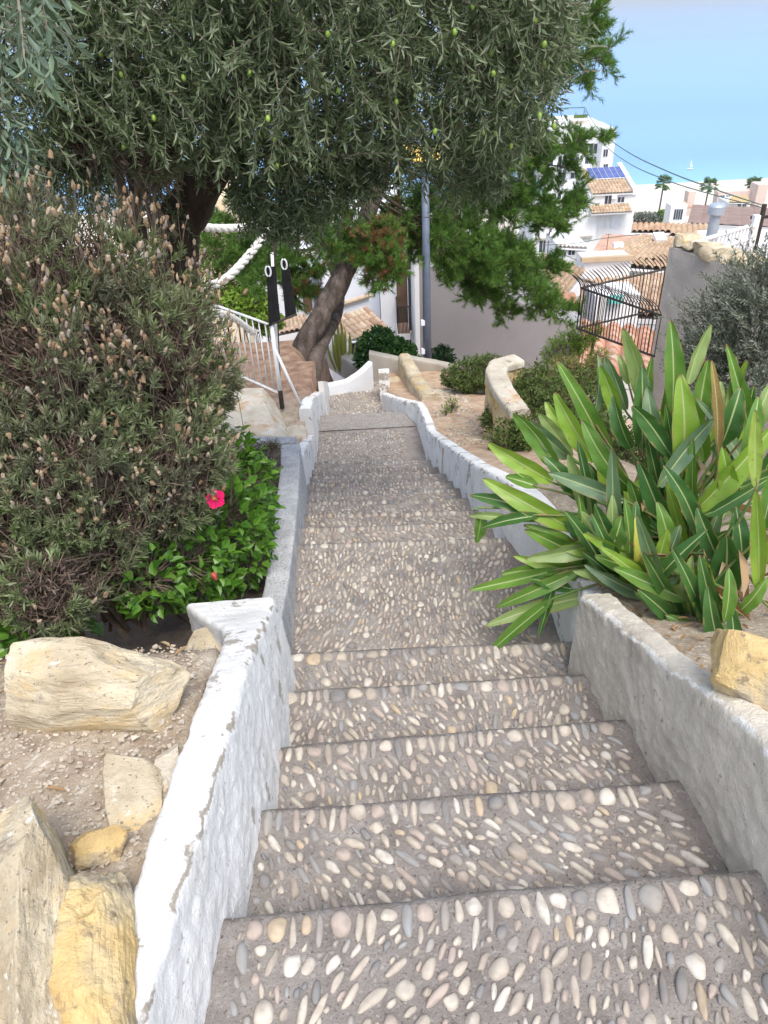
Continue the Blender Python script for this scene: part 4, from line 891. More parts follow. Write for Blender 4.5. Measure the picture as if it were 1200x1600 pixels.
# ---- big clump of bird of paradise leaves on the right
def strelmat(name, dark, light, yel=None):
    m, t, b, o = newmat(name); tc = t.nodes.new('ShaderNodeTexCoord'); sp = t.nodes.new('ShaderNodeSeparateXYZ'); t.links.new(tc.outputs['UV'], sp.inputs[0])
    n = ntex(t, 3, 4); c = mixc(t, ramp(t, n.outputs[0], [(.35, 0), (.65, 1)]), dark, light)
    if yel: n3 = ntex(t, 9, 4); c = mixc(t, ramp(t, n3.outputs[0], [(.56, 0), (.70, .8)]), c, yel)
    v = t.nodes.new('ShaderNodeMapping'); v.inputs['Scale'].default_value = (4, 70, 1); t.links.new(tc.outputs['UV'], v.inputs[0])
    n2 = ntex(t, 1, 2, .5, v.outputs[0]); c = mixc(t, ramp(t, n2.outputs[0], [(.4, 0), (.6, .22)]), c, light)
    q = t.nodes.new('ShaderNodeMath'); q.operation = 'SUBTRACT'; q.inputs[1].default_value = .5; t.links.new(sp.outputs[0], q.inputs[0]); a = t.nodes.new('ShaderNodeMath'); a.operation = 'ABSOLUTE'; t.links.new(q.outputs[0], a.inputs[0])
    r = t.nodes.new('ShaderNodeMapRange'); r.inputs[1].default_value = .38; r.inputs[2].default_value = .5; t.links.new(a.outputs[0], r.inputs[0]); n4 = ntex(t, 22, 5); w_ = t.nodes.new('ShaderNodeMath'); w_.operation = 'MULTIPLY'; t.links.new(r.outputs[0], w_.inputs[0]); t.links.new(ramp(t, n4.outputs[0], [(.50, 0), (.58, 1)]), w_.inputs[1]); c = mixc(t, w_.outputs[0], c, (.30, .22, .10))
    n5 = ntex(t, 45, 4); c = mixc(t, ramp(t, n5.outputs[0], [(.66, 0), (.70, .8)]), c, (.20, .14, .06))
    def band(lo, hi):
        q = t.nodes.new('ShaderNodeMath'); q.operation = 'SUBTRACT'; q.inputs[1].default_value = .5; t.links.new(sp.outputs[0], q.inputs[0])
        a = t.nodes.new('ShaderNodeMath'); a.operation = 'ABSOLUTE'; t.links.new(q.outputs[0], a.inputs[0])
        r = t.nodes.new('ShaderNodeMapRange'); r.inputs[1].default_value = hi; r.inputs[2].default_value = lo; t.links.new(a.outputs[0], r.inputs[0]); return r.outputs[0]
    c = mixc(t, band(.018, .045), c, (.42, .48, .22))              # pale midrib of the leaf
    r = t.nodes.new('ShaderNodeMapRange'); r.inputs[1].default_value = .965; r.inputs[2].default_value = 1.0; t.links.new(sp.outputs[1], r.inputs[0]); c = mixc(t, r.outputs[0], c, (.22, .14, .07))
    t.links.new(c, b.inputs['Base Color']); b.inputs['Roughness'].default_value = .38; b.inputs['Specular IOR Level'].default_value = .45
    bp = t.nodes.new('ShaderNodeBump'); bp.inputs['Strength'].default_value = .35; bp.inputs['Distance'].default_value = .002; t.links.new(n2.outputs[0], bp.inputs['Height']); t.links.new(bp.outputs[0], b.inputs['Normal'])
    tr = t.nodes.new('ShaderNodeBsdfTranslucent'); t.links.new(mixc(t, 1, c, (1, 1, .4), 'MULTIPLY'), tr.inputs[0]); mx = t.nodes.new('ShaderNodeMixShader'); mx.inputs[0].default_value = .32
    t.links.new(b.outputs[0], mx.inputs[1]); t.links.new(tr.outputs[0], mx.inputs[2]); t.links.new(mx.outputs[0], o.inputs[0]); return m
SM = {'g': strelmat('leaf_green', (.08, .19, .035), (.16, .30, .05)), 'd': strelmat('leaf_dark', (.035, .11, .03), (.08, .19, .045)), 'y': strelmat('leaf_lime', (.16, .30, .035), (.28, .42, .06)),
      'b': strelmat('leaf_bluish', (.10, .18, .10), (.17, .27, .15)), 'w': strelmat('leaf_yellow', (.50, .50, .07), (.62, .60, .14)), 'p': strelmat('leaf_pale', (.20, .30, .10), (.30, .40, .16)),
      'k': strelmat('leaf_dead', (.25, .16, .07), (.45, .36, .12), (.12, .07, .04)), 's': strelmat('leaf_spotted', (.22, .34, .05), (.33, .44, .09), (.05, .08, .03))}
LF = [  # base px, tip px, width px, depth at base, depth at tip, tone, facing (-1 left .. 1 right)
 ((1050, 643), (1048, 497), 34, 2.75, 2.80, 'g', .3), ((1050, 745), (1050, 560), 36, 2.70, 2.78, 'g', .2), ((1063, 745), (1064, 582), 46, 2.62, 2.66, 'y', .3), ((1012, 650), (975, 500), 30, 2.9, 2.95, 'p', -.3), ((1075, 600), (1111, 506), 24, 2.9, 2.95, 'p', .6),
 ((928, 650), (935, 541), 17, 2.9, 3.0, 'b', .7), ((978, 640), (947, 549), 24, 2.9, 2.95, 'b', -.4), ((968, 655), (938, 570), 26, 2.85, 2.9, 'y', -.3), ((982, 600), (966, 552), 14, 3.0, 3.05, 'p', 0),
 ((930, 720), (867, 608), 34, 2.65, 2.7, 'y', -.5), ((915, 650), (890, 597), 20, 2.9, 2.95, 'b', -.4), ((888, 680), (852, 626), 22, 2.85, 2.9, 'y', -.3), ((873, 735), (803, 636), 32, 2.65, 2.7, 'g', -.4), ((893, 712), (842, 646), 26, 2.75, 2.8, 'p', -.4), ((890, 715), (827, 656), 28, 2.7, 2.75, 'b', -.2),
 ((862, 752), (762, 687), 32, 2.6, 2.65, 'y', -.3), ((880, 815), (735, 757), 28, 2.5, 2.62, 'd', -.1), ((897, 828), (754, 745), 34, 2.48, 2.58, 'y', -.2), ((975, 782), (857, 737), 30, 2.42, 2.5, 'b', -.2), ((961, 868), (957, 694), 25, 2.35, 2.40, 'b', .1),
 ((921, 820), (890, 691), 26, 2.5, 2.55, 'p', -.3), ((925, 825), (902, 688), 22, 2.52, 2.6, 'd', .4), ((800, 812), (733, 799), 14, 2.5, 2.55, 'p', 0), ((752, 800), (744, 848), 22, 2.55, 2.52, 'g', -.6), ((842, 806), (752, 822), 20, 2.48, 2.5, 'd', .2),
 ((970, 905), (820, 824), 34, 2.35, 2.42, 'g', -.2), ((922, 893), (783, 883), 26, 2.35, 2.4, 'g', -.1), ((872, 890), (733, 922), 22, 2.32, 2.36, 'g', .1), ((903, 893), (775, 947), 24, 2.3, 2.33, 'g', -.1), ((937, 928), (759, 962), 28, 2.25, 2.28, 'p', 0), ((862, 938), (760, 1013), 22, 2.24, 2.22, 'g', .2),
 ((866, 906), (842, 992), 16, 2.3, 2.22, 'd', .3), ((1004, 912), (995, 797), 25, 2.15, 2.18, 'w', .1), ((992, 935), (975, 845), 26, 2.12, 2.2, 'y', -.3), ((1094, 905), (1007, 837), 30, 2.1, 2.2, 'g', -.3), ((1030, 760), (1117, 649), 32, 2.5, 2.55, 'b', .5), ((1092, 838), (1040, 709), 30, 2.35, 2.4, 'd', .4),
 ((1084, 800), (1212, 662), 38, 2.35, 2.4, 'y', .3), ((1180, 760), (1181, 638), 22, 2.15, 2.2, 's', .2), ((1186, 925), (1181, 765), 26, 1.95, 2.0, 'y', .1), ((1104, 806), (1206, 745), 22, 2.3, 2.3, 'd', .3), ((1130, 955), (1140, 820), 50, 2.05, 2.1, 'd', .2), ((1048, 712), (990, 620), 32, 2.6, 2.65, 'd', -.3),
 ((996, 772), (910, 653), 36, 2.5, 2.56, 'g', -.4), ((1046, 838), (1000, 710), 34, 2.42, 2.46, 'd', -.2), ((1128, 695), (1158, 604), 38, 2.55, 2.6, 'd', .2), ((1121, 705), (1112, 563), 18, 2.5, 2.55, 'k', .2), ((1122, 645), (1126, 592), 17, 2.75, 2.8, 'p', 0), ((1164, 680), (1206, 592), 30, 2.5, 2.55, 'p', .4),
 ((1003, 700), (1003, 570), 34, 2.75, 2.85, 'd', .1), ((1030, 720), (1012, 600), 32, 2.7, 2.8, 'b', 0), ((1090, 660), (1108, 555), 30, 2.85, 2.9, 'g', .3), ((985, 700), (960, 610), 28, 2.75, 2.8, 'd', -.3), ((1100, 720), (1085, 620), 30, 2.7, 2.75, 'g', 0), ((1160, 730), (1185, 620), 30, 2.4, 2.5, 'g', .3),
 ((1150, 800), (1130, 690), 32, 2.35, 2.4, 'y', -.1), ((1010, 850), (985, 740), 26, 2.4, 2.45, 'g', -.2), ((1050, 880), (1030, 770), 30, 2.3, 2.35, 'g', .1), ((960, 790), (935, 690), 26, 2.6, 2.65, 'y', -.2), ((1090, 930), (1040, 900), 30, 2.05, 2.1, 'd', -.5), ((1075, 985), (990, 950), 28, 2.0, 2.08, 'd', -.2), ((1060, 900), (1010, 915), 26, 2.05, 2.15, 'b', -.2),
 ((1095, 990), (1030, 1005), 26, 1.95, 1.95, 'd', -.1), ((1110, 1000), (1075, 1035), 20, 1.85, 1.8, 'd', .1), ((1115, 960), (1098, 925), 22, 1.95, 1.98, 'w', -.4), ((1195, 1000), (1125, 985), 18, 1.8, 1.85, 'p', 0), ((1150, 960), (1200, 900), 24, 1.95, 1.95, 'g', .2), ((1160, 880), (1150, 790), 28, 2.1, 2.2, 'd', .1),
 ((930, 860), (880, 800), 28, 2.45, 2.5, 'd', -.2), ((950, 880), (900, 840), 24, 2.4, 2.45, 'g', .1), ((1000, 830), (1020, 740), 28, 2.45, 2.5, 'd', .3), ((905, 780), (850, 700), 30, 2.6, 2.65, 'd', .1), ((1125, 880), (1090, 790), 30, 2.2, 2.3, 'd', -.1), ((1190, 830), (1225, 700), 30, 2.1, 2.2, 'g', .2), ((1215, 900), (1230, 760), 34, 1.95, 2.1, 'y', .2),
 ((890, 920), (830, 900), 24, 2.3, 2.3, 'd', .2), ((840, 760), (790, 745), 22, 2.55, 2.6, 'g', .2)]
random.seed(55)
for _ in range(64):                       # leaves in the depth of the clump
    bx = random.uniform(930, 1200); by = random.uniform(700, 960); a_ = math.radians(random.gauss(-90+(bx-1070)*.16, 24)); l_ = random.uniform(90, 190); Yb_ = 2.75-.0022*(by-700)+random.uniform(.05, .30)
    if bx < 1000 and by > 860: continue
    LF.append(((bx, by), (bx+l_*math.cos(a_), by+l_*math.sin(a_)), random.uniform(20, 32), Yb_, Yb_+random.uniform(-.02, .08), random.choice('ggddybdp'), random.uniform(-.6, .6)))
for _ in range(60):                       # low leaves crowding the wall top
    bx = random.uniform(905, 1145); by = 885+(bx-905)*.58+random.uniform(-60, 12); a_ = math.radians(random.gauss(-120, 34)); l_ = random.uniform(70, 130); Yb_ = 2.42-.0027*(bx-905)+random.uniform(-.02, .1)
    LF.append(((bx, by), (bx+l_*math.cos(a_), by+l_*math.sin(a_)), random.uniform(20, 32), Yb_, Yb_+random.uniform(-.02, .08), random.choice('ggdddybp'), random.uniform(-.6, .6)))
ctr = at(1075, 985, Y=2.25)
T = root('bird_of_paradise', (ctr[0], 2.3, -.33), 'large clump of broad green and lime blade leaves spilling over the right wall', 'plant')
pet = MB()
for i, (bp_, tp_, wpx, Yb, Yt, tone, face) in enumerate(LF):
    random.seed(100+i); B0, T0 = at(*bp_, Y=Yb), at(*tp_, Y=Yt); ax = T0-B0; ln = np.linalg.norm(ax)
    wd = wpx/FPX*((Yb+Yt)/2*.83+(1.6-(B0[2]+T0[2])/2)*.56)*.94
    view = unit(EYE-(B0+T0)/2); sd_ = unit(np.cross(ax, view)); nrm = unit(np.cross(sd_, ax)); nrm = unit(nrm+sd_*face*.9+rng.normal(size=3)*.08); sd_ = unit(np.cross(ax, nrm)); nrm = unit(np.cross(sd_, ax))
    droop = random.choice([0, .02, .04, .08, .13])*ln if B0[0] < 1.3 else random.choice([0, .03, .07])*ln; nl, nw = 22, 9; sagv = nrm*ln*random.uniform(.04, .14)*random.choice([1, 1, -.6]); fold = random.uniform(.3, .8); V = []; uv = []
    for a in range(nl):
        t_ = a/(nl-1); prof = (math.sin(math.pi*min(1, (t_*.93+.03))**.80)**.72)*(1 if t_ < .97 else .6); cpt = B0+ax*t_+sagv*math.sin(math.pi*t_)+np.array([0, 0, -droop*t_**2.6])
        tw_ = (t_-.5)*random.Random(i).uniform(-.5, .5)
        s2 = sd_*math.cos(tw_)+nrm*math.sin(tw_); n2_ = nrm*math.cos(tw_)-sd_*math.sin(tw_)
        for c_ in range(nw):
            s_ = c_/(nw-1)*2-1; V.append(cpt+s2*s_*wd/2*prof+n2_*abs(s_)**1.3*wd/2*prof*fold+n2_*(.05*wd*math.sin(t_*19+i+s_*2)*abs(s_))); uv.append((c_/(nw-1), t_))
    I = np.arange(nl*nw).reshape(nl, nw); F = np.stack([I[:-1, :-1].ravel(), I[:-1, 1:].ravel(), I[1:, 1:].ravel(), I[1:, :-1].ravel()], 1)
    put('leaf', np.array(V), F, SM[tone], T, smooth=True, uv=np.array(uv))
    g0 = np.array([ctr[0]+random.gauss(.02, .10), min(Yb+.02, 2.6)+random.gauss(0, .05), -.40]); g0[0] = max(g0[0], .98)
    dirb = unit(B0-g0); mid = (g0+B0)/2+unit(ax)*-.03+np.array([0, 0, .06])
    pet.tube(curve([g0, mid, B0-unit(ax)*.02, B0+ax*.12+sagv*.35-nrm*.004], 10), np.linspace(.0075, .0035, 10), 6)
pet.put('leaf_stalks', strelmat('stalk_green', (.10, .20, .05), (.20, .32, .09)), T, smooth=True)
dl = Leaves()
for i in range(46):
    p = np.array([ctr[0]+random.gauss(.05, .2), 2.15+random.gauss(0, .22), -.20+random.random()*.2]); 
    if p[0] < .95: continue
    dl.leaf(p, unit(np.array([random.gauss(0, .5), random.gauss(-.3, .4), random.gauss(-.2, .5)])), rdir(), random.uniform(.08, .2), random.uniform(.01, .025), .5, .4)
dl.put('dead_leaves', M['dry_leaf'], T)
# leaf litter
random.seed(77); lit = Leaves()
for i in range(420):
    if i % 2: x = random.uniform(.83, 1.6); y = random.uniform(.9, 2.6); z = float(right_z(G_([x]), G_([y]))[0])
    else: x = random.uniform(-1.5, -.6); y = random.uniform(1.0, 2.4); z = float(left_z(G_([x]), G_([y]))[0])
    if i % 2 == 0 and y < 1.55 and i % 7: continue
    if i % 2 and x-.82 < .0: continue
    lit.leaf(np.array([x, y, z+.012]), np.append(rng.normal(size=2), rng.normal()*.15), np.array([0, 0, 1.])+rng.normal(size=3)*.3, random.uniform(.018, .06), random.uniform(.005, .014), .3, .3)
tag(lit.put('leaf_litter', M['dry_leaf']), 'scattered dry brown leaves on the soil', 'leaves', kind='stuff')
# ================================================================== THINGS BY THE PATH
# ---- white railing
G = np.array
T = root('railing', tuple(at(445, 628, Y=6.9)), 'white painted metal railing with thin bars on the rock ledge left of the path', 'railing')
pa, pb = at(440, 628, Y=6.9), at(345, 560, Y=7.6)     # near post foot, far end foot
dirr = unit(G([pb[0]-pa[0], pb[1]-pa[1], 0])); H = .80
def lerp(a, b, u): return a+(b-a)*u
z0 = pa[2]+.06; slope = (at(380, 598, Y=7.25)[2]+.0-z0)/np.linalg.norm((at(380, 598, Y=7.25)-pa)[:2])
L_ = 1.5
topa, topb = pa+G([0, 0, H]), pa+dirr*L_+G([0, 0, H+.02]); bota, botb = pa+G([0, 0, .09]), pa+dirr*L_+G([0, 0, .12])
for nm, (a, b_) in (('top_rail', (topa, topb)), ('bottom_rail', (bota, botb))):
    mb = MB(); mb.tube([a, b_], .013, 8); mb.put(nm, M['white_metal'], T, smooth=True)
for k in range(1, 15):
    mb = MB(); mb.tube([lerp(bota, botb, k/15), lerp(topa, topb, k/15)], .0075, 6); mb.put('bar', M['white_metal'], T, smooth=True)
mb = MB(); mb.tube([pa-G([0, 0, .06]), pa+G([0, 0, H+.04])], .021, 10); mb.put('post', M['white_metal'], T, smooth=True)
mb = MB(); mb.tube([pa-G([0, 0, .07]), pa+G([0, 0, .13])], .024, 10); mb.put('post_foot', M['dark_metal'], T)
mb = MB(); mb.tube([pa+G([.0, 0, H*.72]), at(470, 628, Y=6.8)-G([0, 0, .05])], .015, 8); mb.put('brace', M['white_metal'], T, smooth=True)
# ---- pole with two black banners and rings
q0 = pa+G([-.03, .10, .0]); q1 = at(425, 395, Y=7.0)
T = root('banner_stand', tuple(q0), 'slim pole carrying two black narrow banners with white rings above the railing', 'banner')
mb = MB(); mb.tube([q0, q0+(q1-q0)], .014, 8); mb.put('pole', M['white_metal'], T, smooth=True)
def cloth(c4, name, wav, seed):
    a, b_, c, d = [G(v) for v in c4]; V = []; n1_, n2_ = 24, 9
    for i in range(n1_):
        for j in range(n2_):
            u, v = j/(n2_-1), i/(n1_-1); p = lerp(lerp(a, b_, u), lerp(d, c, u), v); p = p+G([0, -1, .3])*wav*math.sin(u*7+v*2.4+seed)*(.35+v); V.append(p)
    V = G(V); I = np.arange(n1_*n2_).reshape(n1_, n2_); F = np.stack([I[:-1, :-1].ravel(), I[:-1, 1:].ravel(), I[1:, 1:].ravel(), I[1:, :-1].ravel()], 1)
    n = len(V); V = np.vstack([V, V+G([0, .006, 0])]); F = np.vstack([F, F[:, ::-1]+n])
    put(name, V, F, M['black_cloth'], T, smooth=True)
cloth([at(416, 418, Y=6.85), at(430, 416, Y=6.9), at(438, 500, Y=6.9), at(420, 510, Y=6.85)], 'banner', .006, 0)
cloth([at(438, 405, Y=6.95), at(451, 410, Y=6.95), at(463, 490, Y=6.95), at(446, 499, Y=6.95)], 'banner', .006, 2)
mb = MB(); mb.tube([at(418, 509, Y=6.87), at(464, 491, Y=6.93)], .011, 6); mb.put('bottom_bar', M['dark_metal'], T)
for (px, py) in ((419, 424), (444, 413)):
    c = at(px, py, Y=6.82); a = np.linspace(0, 2*math.pi, 25); mb = MB(); mb.tube(np.stack([c[0]+.024*np.cos(a), np.full(25, c[1]), c[2]+.046*np.sin(a)], 1), .008, 7, cap=False); mb.put('ring', M['white_metal'], T, smooth=True)
# ---- ropes
def rope(pts, r, label):
    c = curve(pts, 120); tg_ = unit(np.gradient(c, axis=0)); A_ = unit(np.cross(tg_, [0.1, 1, .2])); B_ = np.cross(tg_, A_); s = np.concatenate([[0], np.cumsum(np.linalg.norm(np.diff(c, axis=0), axis=1))]); mb = MB()
    for k in range(3):
        a = s/(r*7)*2*math.pi+k*2*math.pi/3; mb.tube(c+A_*(np.cos(a)*r*.55)[:, None]+B_*(np.sin(a)*r*.55)[:, None], r*.62, 7)
    return tag(mb.put('rope', M['rope'], smooth=True, loc=c[0]), label, 'rope')
rope([at(280, 345, Y=7.0), at(305, 353, Y=7.2), at(345, 357, Y=7.5), at(395, 353, Y=7.8), at(440, 335, Y=8.2)], .035, 'thick white twisted rope sagging across the dark gap below the olive crown')
rope([at(425, 350, Y=7.6), at(400, 385, Y=7.4), at(372, 418, Y=7.1), at(345, 440, Y=6.9), at(300, 455, Y=6.7)], .036, 'thick white twisted rope slanting down behind the lavender towards the railing')
rope([at(325, 488, Y=6.6), at(350, 491, Y=6.7), at(372, 502, Y=6.9), at(395, 520, Y=7.1)], .03, 'short white rope end lying along the top rail behind the lavender')
mb = MB(); p = q1+G([.01, .06, -.05]); pz = q0+G([.0, .06, 0]); mb.tube([pz, p, p+(p-pz)*.35], [.012, .016, .016], 10); tag(mb.put('rope_post', M['dark_bark'], smooth=True, loc=pz), 'dark wooden post behind the banners holding the white ropes', 'post')
# ---- street lamp
lb, lt = at(668, 588, Y=9.6), at(663, 268, Y=9.6)
T = root('street_lamp', tuple(lb), 'blue grey street lamp post rising into the tree foliage', 'street lamp')
lt = G([lb[0]+.0, lb[1], lt[2]]); hgt = lt[2]-lb[2]
mb = MB(); mb.tube([lb, lb+G([0, 0, hgt*.5]), lt], [.058, .052, .044], 20); mb.put('pole', M['lamp_paint'], T, smooth=True)
mb = MB(); mb.tube([lb-G([0, 0, .02]), lb+G([0, 0, .1]), lb+G([0, 0, .16])], [.085, .08, .06], 20); mb.put('base', M['lamp_paint'], T, smooth=True)
for zz in (.38, .78):
    mb = MB(); mb.box(lb+G([-.055, -.02, zz]), (.05, .05, .07)); mb.put('junction_box', M['shade_white'], T)
def lathe(prof, c, n=24):
    V = []; a = np.linspace(0, 2*math.pi, n, endpoint=False)
    for (r, z) in prof: V.append(np.stack([c[0]+r*np.cos(a), c[1]+r*np.sin(a), np.full(n, c[2]+z)], 1))
    V = np.vstack(V); F = []
    for i in range(len(prof)-1):
        for j in range(n): F.append((i*n+j, i*n+(j+1) % n, (i+1)*n+(j+1) % n, (i+1)*n+j))
    return V, G(F)
V, F = lathe([(.001, 0), (.05, 0), (.06, .05), (.11, .10), (.17, .13)], lt); put('lamp_holder', V, F, M['lamp_paint'], T, smooth=True)
m, t, b, o = newmat('lamp_glass'); b.inputs['Base Color'].default_value = (.85, .62, .16, 1); b.inputs['Roughness'].default_value = .3; b.inputs['Emission Color'].default_value = (1, .72, .22, 1); b.inputs['Emission Strength'].default_value = .55
V, F = lathe([(.17, .13), (.235, .20), (.25, .27), (.25, .33)], lt); put('lamp_glass', V, F, m, T, smooth=True)
V, F = lathe([(.28, .325), (.29, .34), (.24, .40), (.12, .45), (.001, .47)], lt); put('lamp_cap', V, F, M['lamp_paint'], T, smooth=True)

# ---- iron grille around the drop
C0, C1, C2 = at(908, 450, Y=8.4), at(1033, 493, Y=6.7), at(1050, 418, Y=8.6)   # corner, near end, far end of the top rail
T = root('iron_grille', tuple(C0-G([0, 0, .6])), 'black wrought iron security grille with outward bent spikes beside the rough wall', 'fence')
hb = C0[2]-at(901, 513, Y=8.4)[2]; hb2 = C1[2]-at(1018, 557, Y=6.7)[2]
zt = (C0[2]+C1[2])/2
for (a, b_, ha, hb_, n) in ((C0, C1, hb, hb2, 26), (C0, C2, hb, hb, 26)):
    for k in range(n+1):
        u = k/n; p = lerp(a, b_, u); h = ha+(hb_-ha)*u; out = unit(G([-.9, .15, 0])) ; tk = .008 if k % 6 == 0 else .005; mb = MB()
        mb.tube(curve([p-G([0, 0, h]), p-G([0, 0, h*.5]), p, p+out*.05+G([0, 0, .09]), p+out*.13+G([0, 0, .16])], 10), [tk]*9+[.002], 5); mb.put('bar', M['dark_metal'], T)
    for f_ in (0.0, 1.0):
        mb = MB(); mb.tube([a-G([0, 0, ha*f_]), b_-G([0, 0, hb_*f_])], .012, 6); mb.put('rail', M['dark_metal'], T)
# ================================================================== BUILDINGS AND TOWN
def house(name, x0, x1, y, d, z0, z1, label, m=None, cat='house', yaw=0, group=None, top=None):
    """box house: front face from x0 to x1 at y, depth d; origin at the foot of the front"""
    T = root(name, ((x0+x1)/2, y, z0), label, cat, group); T['yaw'] = yaw
    w = x1-x0; V = [(-w/2, 0, 0), (w/2, 0, 0), (w/2, d, 0), (-w/2, d, 0), (-w/2, 0, z1-z0), (w/2, 0, z1-z0), (w/2, d, z1-z0), (-w/2, d, z1-z0)]
    if top is not None:           # sloping top edge: heights of front left, front right, back right, back left
        for i in range(4): V[4+i] = (V[4+i][0], V[4+i][1], top[i]-z0)
    V = G(V)+G(T.location[:]); mb = MB(); mb.hexa(V); o = mb.put('wall', m or M['town_white'], T)
    T.rotation_euler[2] = yaw; T['w'] = w
    del T['yaw']; del T['w']; return T
def box(T, name, c, dms, m, parent=None, **k):
    mb = MB(); mb.box(c, dms, **k); V, F = mb.arrays(); me = mesh_np(name, V-(wloc(T) if parent is None else wloc(parent)), F, m)
    o = bpy.data.objects.new(name, me); COL.objects.link(o); o.parent = parent or T; return o
def win(T, c, w, h, m=None, frame=M['shade_white'], bars=1, t=.06):
    """window let into the front face around world point c"""
    c = G(c); mb = MB(); f = w*.09
    for dx in (-w/2, w/2): mb.box(c+G([dx, -t/2, 0]), (f, t, h+f))
    for dz in (-h/2, h/2): mb.box(c+G([0, -t/2-.004, dz]), (w-f, t, f))
    for k in range(bars): mb.box(c+G([(-w/2)+w*(k+1)/(bars+1), -t/2+.004, 0]), (f*.6, t*.8, h-f))
    fr = mb.put('window', frame, T)
    me = MB(); me.box(c+G([0, -.012, 0]), (w-f, .02, h-f)); V, F = me.arrays(); p = bpy.data.objects.new('pane', mesh_np('pane', V-wloc(T), F, m or M['glass'])); COL.objects.link(p); p.parent = fr
    return fr
def roof(T, el, er, rr, rl, m, nc=None, nr=None, name='roof', amp=None, und=M['town_white'], tile=.28):
    """barrel tiles on the quad eave left, eave right, ridge right, ridge left"""
    el, er, rr, rl = [G(v) for v in (el, er, rr, rl)]; wd = np.linalg.norm(er-el); ln = np.linalg.norm(rl-el)
    nc = nc or max(4, int(wd/tile)); nr = nr or max(3, int(ln/(tile*1.5))); nrm = unit(np.cross(er-el, rl-el)); nrm = nrm if nrm[2] > 0 else -nrm
    amp = amp or wd/nc*.42; nu = nc*6+1; V = []; uv = []; rows = []
    for j in range(nr):
        rows += [(j/nr+.0005, .35*amp), ((j+1)/nr-.0005, 0)]
    for (v, lift) in rows:
        u = np.linspace(0, 1, nu); P = (el[None]*(1-u[:, None])+er[None]*u[:, None])*(1-v)+(rl[None]*(1-u[:, None])+rr[None]*u[:, None])*v
        ph = u*nc; h = amp*np.abs(np.sin(ph*math.pi))**.8*1.0; V.append(P+nrm*(h+lift)[:, None]); uv.append(np.stack([ph+.0, np.full(nu, v*nr)], 1))
    V = np.vstack(V); uv = np.vstack(uv); I = np.arange(len(V)).reshape(len(rows), nu); F = np.stack([I[:-1, :-1].ravel(), I[:-1, 1:].ravel(), I[1:, 1:].ravel(), I[1:, :-1].ravel()], 1)
    if np.cross(er-el, rl-el)[2] < 0: F = F[:, ::-1]
    o = put(name, V, F, m, T, uv=uv)
    t_ = nrm*.03; tk = nrm*.14; mb = MB(); mb.hexa([el-tk, er-tk, rr-tk, rl-tk, el-t_, er-t_, rr-t_, rl-t_]); V, F = mb.arrays(); s = bpy.data.objects.new('eave_board', mesh_np('eave_board', V-wloc(T), F, und)); COL.objects.link(s); s.parent = o
    return o

# ---- plain grey gable wall straight ahead
xa, xb = at(657, 560, Y=14)[0], at(908, 540, Y=14)[0]
T = house('gable_house', xa, xb, 14, 4.5, -7, -2.4, 'large blank mauve grey gable wall of a house behind the lamp post', M['smooth_grey_wall'], top=(-2.30, -3.75, -3.75, -2.30))
mb = MB(); mb.hexa([G(v) for v in [(xa-.09, 13.93, -7), (xa-.004, 13.93, -7), (xa-.004, 18, -7), (xa-.09, 18, -7), (xa-.09, 13.93, -2.2), (xa-.004, 13.93, -2.2), (xa-.004, 18, -2.2), (xa-.09, 18, -2.2)]]); mb.put('corner_strip', M['town_white'], T)
# ---- white house with balcony
x1 = at(596, 500, Y=15.2)[0]; x2 = xa-.15
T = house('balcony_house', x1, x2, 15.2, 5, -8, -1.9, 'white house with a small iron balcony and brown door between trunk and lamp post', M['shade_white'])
c = at(637, 468, Y=15.2); box(T, 'door', (c[0]-.05, 15.17, c[2]-.1), (.34, .05, 1.75), M['wood']); c2 = at(644, 468, Y=15.2); box(T, 'shutter', (c2[0]+.06, 15.16, c2[2]-.1), (.09, .06, 1.75), M['town_white'])
c = at(641, 470, Y=15.2); win(T, (c[0]+.02, 15.14, c[2]-.1), .14, 1.5)
bz = at(640, 520, Y=14.75)[2]; bx0, bx1 = at(621, 520, Y=14.5)[0], x2-.01
box(T, 'balcony_slab', ((bx0+bx1)/2, 14.86, bz), (bx1-bx0, .66, .13), M['town_white'])
box(T, 'balcony_floor', ((bx0+bx1)/2, 14.86, bz+.072), (bx1-bx0-.04, .62, .012), M['red_tiles'])
rl = MB(); rl.tube([(bx0+.02, 15.18, bz+.62), (bx0+.02, 14.55, bz+.62), (bx1, 14.55, bz+.62)], .015, 6)
for k in range(9): rl.tube([(lerp(bx0+.02, bx1-.02, k/8), 14.55, bz+.06), (lerp(bx0+.02, bx1-.02, k/8), 14.55, bz+.62)], .009, 5)
for k in range(5): rl.tube([(bx0+.02, 14.55+k*.14, bz+.06), (bx0+.02, 14.55+k*.14, bz+.62)], .009, 5)
rl.put('balcony_railing', M['dark_metal'], T)
c = at(643, 540, Y=15.2); win(T, (c[0], 15.14, c[2]), .28, .7, frame=M['town_white'])
x0 = at(505, 450, Y=15.9)[0]
T = house('white_house', x0, x1-.01, 15.9, 4, -8, -1.8, 'shaded bluish white house wall behind the pine trunk above the near tiled roof', M['shade_white'])
